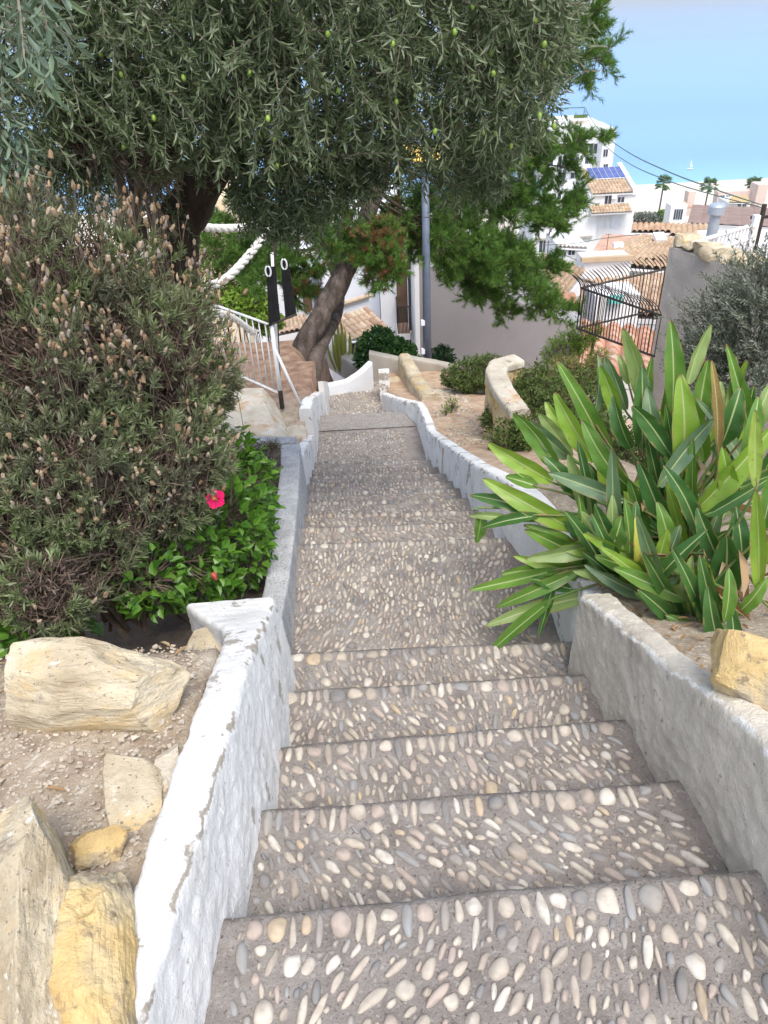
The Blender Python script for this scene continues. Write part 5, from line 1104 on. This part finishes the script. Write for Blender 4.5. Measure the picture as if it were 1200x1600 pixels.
# small tiled house in front
rr_, rl_, er_, el_ = at(575, 481, Y=14.3), at(512, 501, Y=14.0), at(608, 513, Y=13.6), at(548, 536, Y=13.2)
T = root('tiled_house', ((el_[0]+er_[0])/2, 13.6, -7), 'small house with weathered clay barrel tile roof and white eave by the candle cactus', 'house')
mb = MB(); ee = [el_, er_, rr_, rl_]; low = [G([p[0], p[1], -7]) for p in ee]; up_ = [p-G([0, 0, .09]) for p in ee]; mb.hexa(low+up_); mb.put('wall', M['town_white'], T)
roof(T, el_, er_, rr_, rl_, M['tiles'], nc=8, nr=4, amp=.05)
win(T, at(556, 546, Y=13.1)+G([0, .02, 0]), .22, .3, bars=0)
a, b_ = at(530, 477, Y=15.0), at(576, 463, Y=15.0); T = root('garden_wall', (a[0], 15, -7), 'white wall with a single row of clay tiles on top behind the small tiled roof', 'wall')
mb = MB(); mb.hexa([(a[0]-.6, 14.98, -7), (b_[0], 14.98, -7), (b_[0], 15.15, -7), (a[0]-.6, 15.15, -7), (a[0]-.6, 14.98, a[2]-.15), (b_[0], 14.98, b_[2]), (b_[0], 15.15, b_[2]), (a[0]-.6, 15.15, a[2]-.15)]); mb.put('wall', M['shade_white'], T)
mb = MB()
for k in range(9):
    p = lerp(G([a[0]-.5, 14.95, a[2]-.12]), G([b_[0], 14.95, b_[2]+.02]), k/8); mb.tube([p-G([.07, 0, .0]), p+G([.07, .0, .02])], [.055, .045], 8)
mb.put('coping', M['tiles'], T)
# houses left of the trunk
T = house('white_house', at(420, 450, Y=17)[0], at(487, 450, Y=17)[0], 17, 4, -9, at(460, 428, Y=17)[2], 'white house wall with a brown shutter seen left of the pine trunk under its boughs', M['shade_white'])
c = at(481, 460, Y=17); box(T, 'shutter', (c[0]-.02, 16.97, c[2]), (.2, .05, .8), M['wood'])
roof(T, at(430, 525, Y=15), at(492, 512, Y=15), at(478, 492, Y=16.4), at(436, 498, Y=16.4), M['tiles'], nc=8, nr=4, amp=.05, name='porch_roof')
T = house('cream_house', at(298, 330, Y=40)[0], at(350, 330, Y=40)[0], 40, 6, -16, at(320, 312, Y=40)[2], 'cream coloured house glimpsed under the olive crown above the upper rope', M['cream_wall'])
win(T, at(325, 332, Y=40), .8, 1.0)
T = house('white_house', at(380, 400, Y=30)[0], at(424, 400, Y=30)[0], 30, 6, -14, at(400, 388, Y=30)[2], 'pale blue white house corner glimpsed between rope and banners', M['shade_white'])
win(T, at(405, 405, Y=30), .6, .7)

# ---- rough rendered wall at the right with stone coping
P0 = at(1048, 386, Y=7.4); zt = P0[2]; P1 = at(1215, 438, z=zt); dx = P1-P0; nrm_ = unit(G([dx[1], -dx[0], 0])); nrm_ = nrm_ if nrm_[1] > 0 else -nrm_
T = root('rendered_wall', tuple(G([P0[0], P0[1], -4.5])), 'tall rough grey rendered wall topped with cream boulders at the right edge', 'wall')
P1b = P0+dx*1.8
n1_, n2_ = 90, 110; uu, vv = np.meshgrid(np.linspace(0, 1, n1_), np.linspace(-4.5, zt, n2_)); V = np.stack([P0[0]+(P1b-P0)[0]*uu.ravel(), P0[1]+(P1b-P0)[1]*uu.ravel(), vv.ravel()], 1)
V = V-nrm_*(.012*fbm(V, 9, 3, 4)*np.minimum(1, uu.ravel()*30))[:, None]; I = np.arange(len(V)).reshape(n2_, n1_); F = np.stack([I[:-1, :-1].ravel(), I[:-1, 1:].ravel(), I[1:, 1:].ravel(), I[1:, :-1].ravel()], 1)
put('wall', V, F, M['render_wall'], T, smooth=True)
mb = MB(); vw_ = unit(G([P0[0]-EYE[0], P0[1]-EYE[1], 0])); q = [P0+nrm_*.03+unit(dx)*.02, P1b+nrm_*.03, P1b+nrm_*.5, P0+vw_*.55+unit(dx)*.03]; mb.hexa([G([p[0], p[1], -4.5]) for p in q]+[G([p[0], p[1], zt-.01]) for p in q]); mb.put('wall_core', M['render_wall'], T)
q = [P0-nrm_*.0, P0+nrm_*.031]; mb = MB(); mb.hexa([G([P0[0]-.006, P0[1], -4.5]), G([P0[0], P0[1], -4.5]), G([P0[0]+.01, P0[1]+.03, -4.5]), G([P0[0]-.0, P0[1]+.03, -4.5]), G([P0[0]-.006, P0[1], zt]), G([P0[0], P0[1], zt]), G([P0[0]+.01, P0[1]+.03, zt]), G([P0[0]-.0, P0[1]+.03, zt])]); mb.put('wall_end', M['render_wall'], T)
for k in range(15):
    u = .01+k*.066; p = P0+(P1b-P0)*u+nrm_*(.12+random.uniform(-.03, .05)); s_ = random.uniform(.16, .26)
    V, F = rock_arrays((s_, .3, random.uniform(.09, .15)), 300+k, 4, 10, .05); R = np.array(Matrix.Rotation(math.atan2(dx[1], dx[0])+random.gauss(0, .2), 3, 'Z')); put('coping_stone', V@R.T+p+G([0, 0, .035]), F, M['sandstone'], T, smooth=True)
# ---- white balustrade, dark pole, metal chimney
def seg(px0, py0, Y0, px1, py1, Y1): return at(px0, py0, Y=Y0), at(px1, py1, Y=Y1)
a, b_ = seg(1094, 376, 11.5, 1176, 352, 13.0); T = root('balustrade', tuple(a-G([0, 0, 1])), 'white painted terrace balustrade with slanting handrail beyond the boulder topped wall', 'railing')
mb = MB(); mb.tube([a, b_], .035, 8); mb.put('handrail', M['white_metal'], T); c, d = a-G([0, 0, .22])+unit(b_-a)*.1, b_-G([0, 0, .22]); mb = MB(); mb.tube([c, d], .03, 8); mb.put('lower_rail', M['white_metal'], T)
for k in range(14):
    p = lerp(a, b_, (k+.5)/14); mb = MB(); mb.box(p-G([0, 0, .26]), (.022, .022, .5)); mb.put('baluster', M['white_metal'], T)
p = at(1176, 366, Y=12.9); mb = MB(); mb.box(p, (.1, .1, .62)); mb.put('post', M['white_metal'], T)
a, b_ = seg(1064, 371, 9.6, 1122, 391, 8.8); mb = MB(); mb.tube([a, b_], .04, 6); tag(mb.put('timber_beam', M['white_metal'], loc=a), 'white beam lying along the roof edge left of the balustrade', 'beam')
c, d = at(1195, 319, Y=14), at(1180, 385, Y=14); mb = MB(); mb.tube([c, d, d-G([0, 0, 4])], .045, 8); mb.box(c-G([0, 0, .22]), (.4, .05, .05)); mb.box(c-G([.04, 0, .34]), (.1, .1, .14)); tag(mb.put('utility_pole', M['dark_metal'], loc=d-G([0, 0, 4])), 'dark utility pole leaning at the right edge against the pale roofs', 'pole')
c = at(1120, 326, Y=16); d = c-G([0, 0, .9])
T = root('metal_chimney', tuple(d-G([0, 0, 1])), 'grey blue sheet metal chimney pipe with wide cap', 'chimney'); zinc = mat('zinc', [(.30, .36, .44), (.42, .48, .56)], 3, .45, metal=.3)
V, F = lathe([(.11, -1.9), (.11, 0)], c); put('pipe', V, F, zinc, T, smooth=True); V, F = lathe([(.11, -.12), (.165, -.10), (.165, .05), (.14, .09), (.001, .13)], c); put('cap', V, F, zinc, T)

# ---- the town below
W_ = lambda px, py, Y: at(px, py, Y=Y)
# house with the solar panels
Y0 = 80; xl_, xr_ = W_(922, 310, Y0)[0], W_(993, 310, Y0)[0]; ze = W_(960, 302, Y0)[2]; zr = W_(960, 264, Y0+5)[2]
T = house('solar_house', xl_, xr_, Y0, 6, -27, ze-.1, 'white house with blue solar panels on its tiled roof near the sea', top=(ze-.15, ze-.15, zr-.1, zr-.1))
roof(T, (xl_+.1, Y0-.3, ze), (xr_-.45, Y0-.3, ze), (xr_-.45, Y0+5.6, zr), (xl_+.1, Y0+5.6, zr), M['tan_tiles'], tile=.32)
mb = MB(); mb.hexa([(xr_-.42, Y0-.2, ze-.2), (xr_+.02, Y0-.2, ze-.2), (xr_+.02, Y0+6.05, zr-.2), (xr_-.42, Y0+6.05, zr-.2), (xr_-.42, Y0-.2, ze+.35), (xr_+.02, Y0-.2, ze+.35), (xr_+.02, Y0+6.05, zr+.45), (xr_-.42, Y0+6.05, zr+.45)]); mb.put('parapet', M['town_white'], T)
pan = mat('solar_cell', [(.05, .08, .26), (.09, .13, .36)], 1, .25, spec=.6)
for r_ in range(2):
    for c_ in range(6):
        u0, v0 = .16+c_*.128, .52+r_*.215; k1 = G([lerp(xl_, xr_, u0), lerp(Y0-.3, Y0+5.6, v0), lerp(ze, zr, v0)+.28]); k2 = G([lerp(xl_, xr_, u0+.112), k1[1], k1[2]]); dv = G([0, 5.9*.20, (zr-ze)*.20])
        mb = MB(); mb.hexa([k1-G([0, 0, .05]), k2-G([0, 0, .05]), k2+dv-G([0, 0, .05]), k1+dv-G([0, 0, .05]), k1, k2, k2+dv, k1+dv]); mb.put('solar_panel', pan, T)
k1 = G([lerp(xl_, xr_, .15), lerp(Y0-.3, Y0+5.6, .51), lerp(ze, zr, .51)+.18]); mb = MB(); w6 = (xr_-xl_)*.78; dv = G([0, 5.9*.44, (zr-ze)*.44]); mb.hexa([k1, k1+G([w6, 0, 0]), k1+G([w6, 0, 0])+dv, k1+dv, k1+G([0, 0, .04]), k1+G([w6, 0, .04]), k1+G([w6, 0, .04])+dv, k1+dv+G([0, 0, .04])]); mb.put('panel_frame', M['white_metal'], T)
win(T, W_(950, 312, Y0), .75, .95); win(T, W_(970, 312, Y0), .75, .6)
box(T, 'air_conditioner', W_(959, 307, Y0)+G([0, -.15, 0]), (.5, .3, .35), M['town_white'])
z1, z2 = W_(950, 333, Y0-1.3)[2], W_(950, 320, Y0)[2]; roof(T, (xl_-.1, Y0-1.5, z1), (xr_-.6, Y0-1.5, z1), (xr_-.6, Y0-.02, z2), (xl_-.1, Y0-.02, z2), M['tan_tiles'], tile=.3, name='lean_to_roof')
win(T, W_(950, 344, Y0), .5, 1.5, m=M['shade_white']); win(T, W_(962, 344, Y0), .8, 1.5, m=M['shade_white'])
T = house('white_house', W_(832, 390, 79.5)[0], W_(928, 390, 79.5)[0], 79.5, 6, -27, W_(900, 334, 79.5)[2], 'broad blank white house front below the pine boughs left of the solar panels')
for px in (848, 863): win(T, W_(px, 385, 79.5), .85, 1.3)
box(T, 'ledge', W_(880, 372, 79.4), (6.0, .3, .18), M['concrete'])
T = house('white_house', W_(830, 320, 84)[0], W_(924, 320, 84)[0], 84, 6, -27, W_(880, 299, 84)[2], 'white house with a three part window just above the lower pine bough')
win(T, W_(866, 307, 84), 1.6, .75, bars=2, frame=M['town_white'])
a, b_, c, d = W_(886, 304, 83.5), W_(930, 306, 83.5), W_(936, 279, 87), W_(908, 277, 87); mb = MB(); mb.hexa([v-G([0, 0, .15]) for v in (a, b_, c, d)]+[a, b_, c, d]); mb.put('awning', mat('awning', [(.42, .47, .55), (.52, .57, .64)], 1, .7), T)
box(T, 'awning', W_(838, 293, 83.7), (1.2, .2, 1.4), mat('teal_cloth', [(.30, .62, .58), (.42, .72, .66)], 1, .8))
T = house('apartment_building', W_(846, 230, 92)[0], W_(946, 230, 92)[0], 92, 10, -30, W_(890, 199, 92)[2], 'tall white apartment building with a roof hut behind the pine tips, facing the sea', cat='building')
for py in (232, 252, 272):
    for px in (858, 878, 898, 920, 934): win(T, W_(px, py, 92), 1.0, 1.1)
for py in (262, 283): box(T, 'balcony', W_(920, py, 91.6), (4.0, 1.0, .7), M['town_white'])
c = W_(906, 203, 94); box(T, 'roof_hut', (c[0], 95, c[2]), (1.7, 2, 1.9), M['pink_wall']); box(T, 'roof_slab', (c[0], 95, c[2]+1.0), (1.9, 2.2, .12), M['town_white'])
for px, py in ((900, 176), (913, 170)):
    a = W_(px, py, 95); mb = MB(); mb.tube([a, G([a[0], a[1], c[2]+.9])], .04, 5); mb.put('antenna', M['dark_metal'], T)
box(T, 'green_net', (c[0]+.0, 94.2, c[2]+1.35), (1.6, .04, .35), M['hedge_leaf'])
T = house('stair_tower', W_(941, 230, 90)[0], W_(960, 230, 90)[0], 90, 6, -30, W_(950, 202, 90)[2], 'narrow white tower with a red tiled top standing against the sea', cat='tower')
roof(T, W_(941, 218, 89.7), W_(956, 214, 89.7), W_(959, 203, 93), W_(944, 205, 93), M['red_tiles'], tile=.3, name='roof')
for py in (239, 262): win(T, W_(946, py, 90), .55, .8)
# roofs in front
def slab_house(name, label, quad, m, zlow, tile=.3, wallm=None, amp=None, cat='house'):
    e = [W_(*q) for q in quad]; T = root(name, (float(np.mean([v[0] for v in e])), float(np.mean([v[1] for v in e])), zlow), label, cat, None)
    mb = MB(); mb.hexa([G([v[0], v[1], zlow]) for v in e]+[v-G([0, 0, .16]) for v in e]); mb.put('wall', wallm or M['town_white'], T); roof(T, *e, m, tile=tile, amp=amp); return T
T = slab_house('tiled_house', 'house with broad hipped tan tile roof and a small skylight in mid town', [(930, 402, 44), (1056, 412, 41), (1064, 374, 52), (1004, 368, 54)], M['tan_tiles'], -18, .34)
roof(T, W_(904, 430, 42), W_(929, 402, 44.2), W_(1003, 368, 54.1), W_(943, 366, 56), M['red_tiles'], tile=.5, name='side_roof', amp=.03)
roof(T, W_(925, 414, 39), W_(1056, 424, 37), W_(1056, 412, 41.1), W_(930, 401, 44), M['tan_tiles'], tile=.36, name='lower_roof')
mb = MB(); p = W_(1031, 371, 50); mb.box(p, (.7, .9, .25), rx=.3); mb.put('skylight', M['town_white'], T); p = W_(965, 387, 47); mb = MB(); mb.box(p+G([0, 0, .1]), (.6, .4, .4)); mb.put('vent', M['town_white'], T)
slab_house('tiled_house', 'narrow house with mossy brown barrel tiles directly beside the seafront hedge', [(986, 364, 58), (1048, 364, 58), (1048, 350, 63), (988, 350, 63)], mat('mossy_tiles', [(.32, .20, .13), (.48, .33, .23), (.62, .50, .38)], 1.2, .95), -20, .4)
slab_house('tiled_house', 'low house with pale tan barrel tiles just left of the metal chimney', [(1046, 369, 57), (1110, 372, 57), (1106, 352, 63), (1047, 351, 63)], M['tan_tiles'], -20, .4)
T = slab_house('brown_roof_house', 'house under a wide dull brown ribbed roof behind the metal chimney', [(1074, 349, 72), (1225, 356, 66), (1215, 326, 80), (1082, 320, 82)], mat('brown_sheet', [(.22, .15, .13), (.30, .22, .19)], .8, .9), -26, 1.1, amp=.06)
slab_house('flat_house', 'white flat roof terrace below the brown roof behind the balustrade', [(1085, 380, 40), (1225, 385, 38), (1225, 358, 48), (1090, 360, 50)], M['town_white'], -17, 3, amp=.01)
T = slab_house('tiled_house', 'house with long streaked tan tile roof beside the tip of the pine bough', [(812, 430, 27), (880, 468, 24), (914, 423, 30), (845, 398, 34)], M['tan_tiles'], -12, .27)
slab_house('tiled_house', 'low reddish weathered tile roof right below the streaked tan roof', [(826, 478, 20), (905, 486, 19), (900, 462, 22), (832, 452, 23)], M['red_tiles'], -10, .24)
T = house('white_house', W_(912, 420, 31)[0], W_(985, 420, 31)[0], 31, 1.2, -15, W_(940, 405, 31)[2], 'plain white house block between the tan roofs above the iron grille'); box(T, 'parapet', W_(948, 404, 30.95), (2.1, .25, .18), M['tan_tiles'])
T = house('small_house', W_(873, 395, 62)[0], W_(917, 395, 62)[0], 62, 5, -21, W_(890, 385, 62)[2], 'small white house with an air unit and little window under the broad white front')
win(T, W_(893, 394, 62), .6, .5); win(T, W_(881, 397, 62), .35, .5); box(T, 'air_conditioner', W_(905, 402, 62)+G([0, -.2, 0]), (.5, .3, .4), M['town_white']); roof(T, W_(872, 387, 61.7), W_(917, 389, 61.7), W_(915, 382, 64), W_(874, 381, 64), M['tan_tiles'], tile=.3)
slab_house('tiled_house', 'house with mottled tan tile roof seen through the upper bars of the grille', [(900, 492, 19), (1062, 500, 17), (1062, 428, 25), (912, 440, 25)], M['tiles'], -10, .28)
slab_house('tiled_house', 'lower patched red tile roof seen through the bottom bars of the grille', [(890, 590, 12.5), (1050, 600, 11.5), (1045, 520, 15), (902, 505, 16)], M['red_tiles'], -9, .26)
T = house('white_house', W_(930, 470, 17)[0], W_(1000, 470, 17)[0], 17, 1.0, -9, W_(960, 462, 17)[2], 'white wall strip glimpsed behind the grille bars')
box(T, 'awning', W_(962, 468, 16.9), (.3, .1, .18), mat('turquoise', [(.12, .50, .48), (.2, .6, .55)], 1, .7))
# seafront
T = house('white_villa', W_(1046, 340, 150)[0], W_(1071, 340, 150)[0], 150, 3, -42, W_(1055, 321, 150)[2], 'white villa with a red roof terrace beside the seafront'); 
for px in (1056, 1063): win(T, W_(px, 335, 150), .9, 2.0)
c = W_(1066, 322, 152); box(T, 'terrace', (c[0], 153, c[2]), (3.2, 5, .4), M['red_tiles']); box(T, 'stair_hut', W_(1076, 317, 156), (1.4, 2, 4.5), M['pink_wall'])
T = house('pink_building', W_(1120, 315, 190)[0], W_(1187, 315, 190)[0], 190, 2.5, -50, W_(1150, 299, 190)[2], 'beige pink building with ochre roof on the seafront below the right palm', M['pink_wall'], cat='building')
for px in (1128, 1137, 1178): win(T, W_(px, 310, 190), 1.2, 1.5)
box(T, 'stair_hut', W_(1184, 302, 189), (2.4, 4, 4.5), M['pink_wall'])
T = house('small_villa', W_(1139, 320, 175)[0], W_(1172, 320, 175)[0], 175, 6, -50, W_(1155, 316, 175)[2], 'small white villa with ochre roof and two dark windows before the pink building'); 
roof(T, W_(1139, 317, 174), W_(1172, 318, 174), W_(1168, 307, 180), W_(1143, 306, 180), mat('ochre_tiles', [(.55, .42, .22), (.66, .54, .30)], 1, .9), tile=.5)
for px in (1155, 1163): win(T, W_(px, 321, 175), .8, 1.0)
def hedge_row(label, a, b_, h, w, n, m):
    a, b_ = G(a), G(b_); T = root('seafront_hedge', tuple(a), label, 'hedge'); lv, st = Leaves(), MB()
    for i in range(n): p = lerp(a, b_, random.random())+G([0, random.uniform(-w, w), random.random()**.6*h]); lv.leaf(p, rdir(), rdir(), random.uniform(.3, .6), .3)
    st.box((a+b_)/2+G([0, 0, h*.3]), (abs(b_[0]-a[0])*.94, w*1.2, h*.6)); st.put('stems', M['dark_bark'], T); lv.put('foliage', m, T)
hedge_row('clipped bright green hedge at the foot of the left palm', W_(1027, 347, 178), W_(1047, 347, 178), 2.6, .8, 900, M['bright_leaf'])
hedge_row('dark scruffy hedge with grey netting left of the clipped hedge', W_(990, 349, 178), W_(1028, 349, 178), 2.4, .8, 900, M['silver_leaf'])
T = root('net_fence', tuple(W_(990, 345, 182)), 'thin pale fence along the beach promenade behind the scruffy hedge', 'fence'); mb = MB()
a, b_ = W_(985, 328, 186), W_(1048, 328, 186); mb.tube([a, b_], .07, 4); mb.tube([a-G([0, 0, 1.2]), b_-G([0, 0, 1.2])], .05, 4); mb.put('rail', M['white_metal'], T)
for k in range(9): p = lerp(a, b_, k/8); mb = MB(); mb.tube([p+G([0, 0, .2]), p-G([0, 0, 3.4])], .07, 4); mb.put('post', M['white_metal'], T)
def palm(px, py, Y, seed, label):
    random.seed(seed); c = W_(px, py, Y); gz = -56.0; T = root('palm_tree', (c[0], c[1], gz), label, 'palm', 'palms along the beach')
    mb = MB(); mb.tube(curve([(c[0]-.25, c[1], gz), (c[0]-.1, c[1], (gz+c[2])/2), c], 10), np.linspace(.34, .2, 10), 8); mb.put('trunk', M['bark'], T); lv = Leaves()
    for k in range(46):
        az = random.uniform(0, 6.28); el = random.uniform(-.55, 1.25); d = G([math.cos(az)*math.cos(el), math.sin(az)*math.cos(el), math.sin(el)]); L = random.uniform(2.3, 3.1)
        hub = c+d*L*.5; n = 13
        for j in range(n):
            f = (j/(n-1)-.5)*2.2; s = unit(np.cross(d, [0, 0, 1])); dd = unit(d*math.cos(f)+s*math.sin(f)+G([0, 0, -.25])); lv.leaf(hub, dd, G([0, 0, 1]), L*.5, .22, .2, .15)
        lv.leaf(c, d, G([0, 0, 1]), L*.55, .1)
    lv.put('crown', M['palm_leaf'], T)
M['palm_leaf'] = leafmat('palm_leaf', [(.06, .15, .05), (.11, .23, .08), (.17, .29, .11)], .6, .2)
palm(1037, 287, 226, 1, 'left palm of the three, standing above the clipped hedge'); palm(1108, 291, 226, 2, 'middle palm of the three, rising above the brown roof'); palm(1178, 289, 226, 3, 'right palm of the three, behind the pink building')
# sail on the water, wires
c = W_(1073, 293, 322); T = root('sailing_boat', (c[0], c[1], -57.3), 'tiny white sailing boat close to the beach', 'boat'); 
V, F = ICO[2]; V = V*G([1.2, .5, .35]); V[:, 2] = np.minimum(V[:, 2], .15); put('hull', V+G([c[0], c[1], -57.0]), F, M['town_white'], T)
mb = MB(); mb.tube([(c[0], c[1], -57), (c[0], c[1], -53.6)], .07, 5); mb.put('mast', M['town_white'], T); s0 = G([c[0], c[1], -56.3]); mb = MB(); mb.add(G([s0, s0+G([.9, 0, 0]), s0+G([0, 0, 2.6]), s0+G([0, .05, 0]), s0+G([.9, .05, 0]), s0+G([0, .05, 2.6])]), G([(0, 1, 2), (3, 5, 4)])); mb.put('sail', M['town_white'], T)
def wire(pts, r, label):
    c = curve(pts, 60); mb = MB(); mb.tube(c, np.linspace(r[0], r[1], 60), 4); tag(mb.put('cable', mat('cable', [(.06, .12, .11)], rough=.6), loc=c[0]), label, 'cable')
a, b_ = W_(914, 168, 95), W_(1195, 322, 14)
def sagged(a, b_, s): return [a]+[lerp(a, b_, u)-G([0, 0, s*4*u*(1-u)]) for u in (.12, .3, .5, .7, .85, .94)]+[b_]
wire(sagged(a, b_, 1.0), (.05, .010), 'upper dark cable crossing the sea from the roof aerial to the pole')
wire(sagged(W_(914, 174, 95), W_(1194, 325, 14), 1.35), (.04, .008), 'lower thin cable crossing the sea just under the thicker one')
wire([W_(850, 171, 95), W_(880, 169, 95), a], (.05, .05), 'cable running left from the roof aerial into the pine')
wire([W_(850, 383, 50), W_(900, 380, 50), W_(945, 372, 50), W_(1000, 366, 50)], (.022, .022), 'slack cable in front of the broad white house front')
wire([W_(860, 388, 45), W_(905, 408, 42), W_(960, 424, 38), W_(1010, 430, 36)], (.022, .022), 'dark cable dipping across the white block above the grille')
for (px, py, ln, lb_) in ((857, 376, 2.0, 'thin roof aerial rising from the streaked tan roof'), (951, 365, 1.6, 'thin aerial on the pink side of the hipped roof')):
    p = W_(px, py, 32 if px < 900 else 46); mb = MB(); mb.tube([p, p-G([0, 0, ln])], .018, 5); mb.tube([p-G([.18, 0, .06]), p+G([.18, 0, -.06])], .012, 4); tag(mb.put('aerial', M['dark_metal'], loc=p-G([0, 0, ln])), lb_, 'aerial')
# ================================================================== AIR
m = bpy.data.materials.new('haze'); m.use_nodes = True; t = m.node_tree; t.nodes.clear(); o_ = t.nodes.new('ShaderNodeOutputMaterial'); pv = t.nodes.new('ShaderNodeVolumePrincipled')
pv.inputs['Color'].default_value = (.90, .95, 1, 1); pv.inputs['Density'].default_value = .0003; pv.inputs['Anisotropy'].default_value = .3; t.links.new(pv.outputs[0], o_.inputs['Volume'])
mb = MB(); mb.box((100, 19000, -34), (30000, 40000, 76)); tag(mb.put('haze', m), kind='stuff')
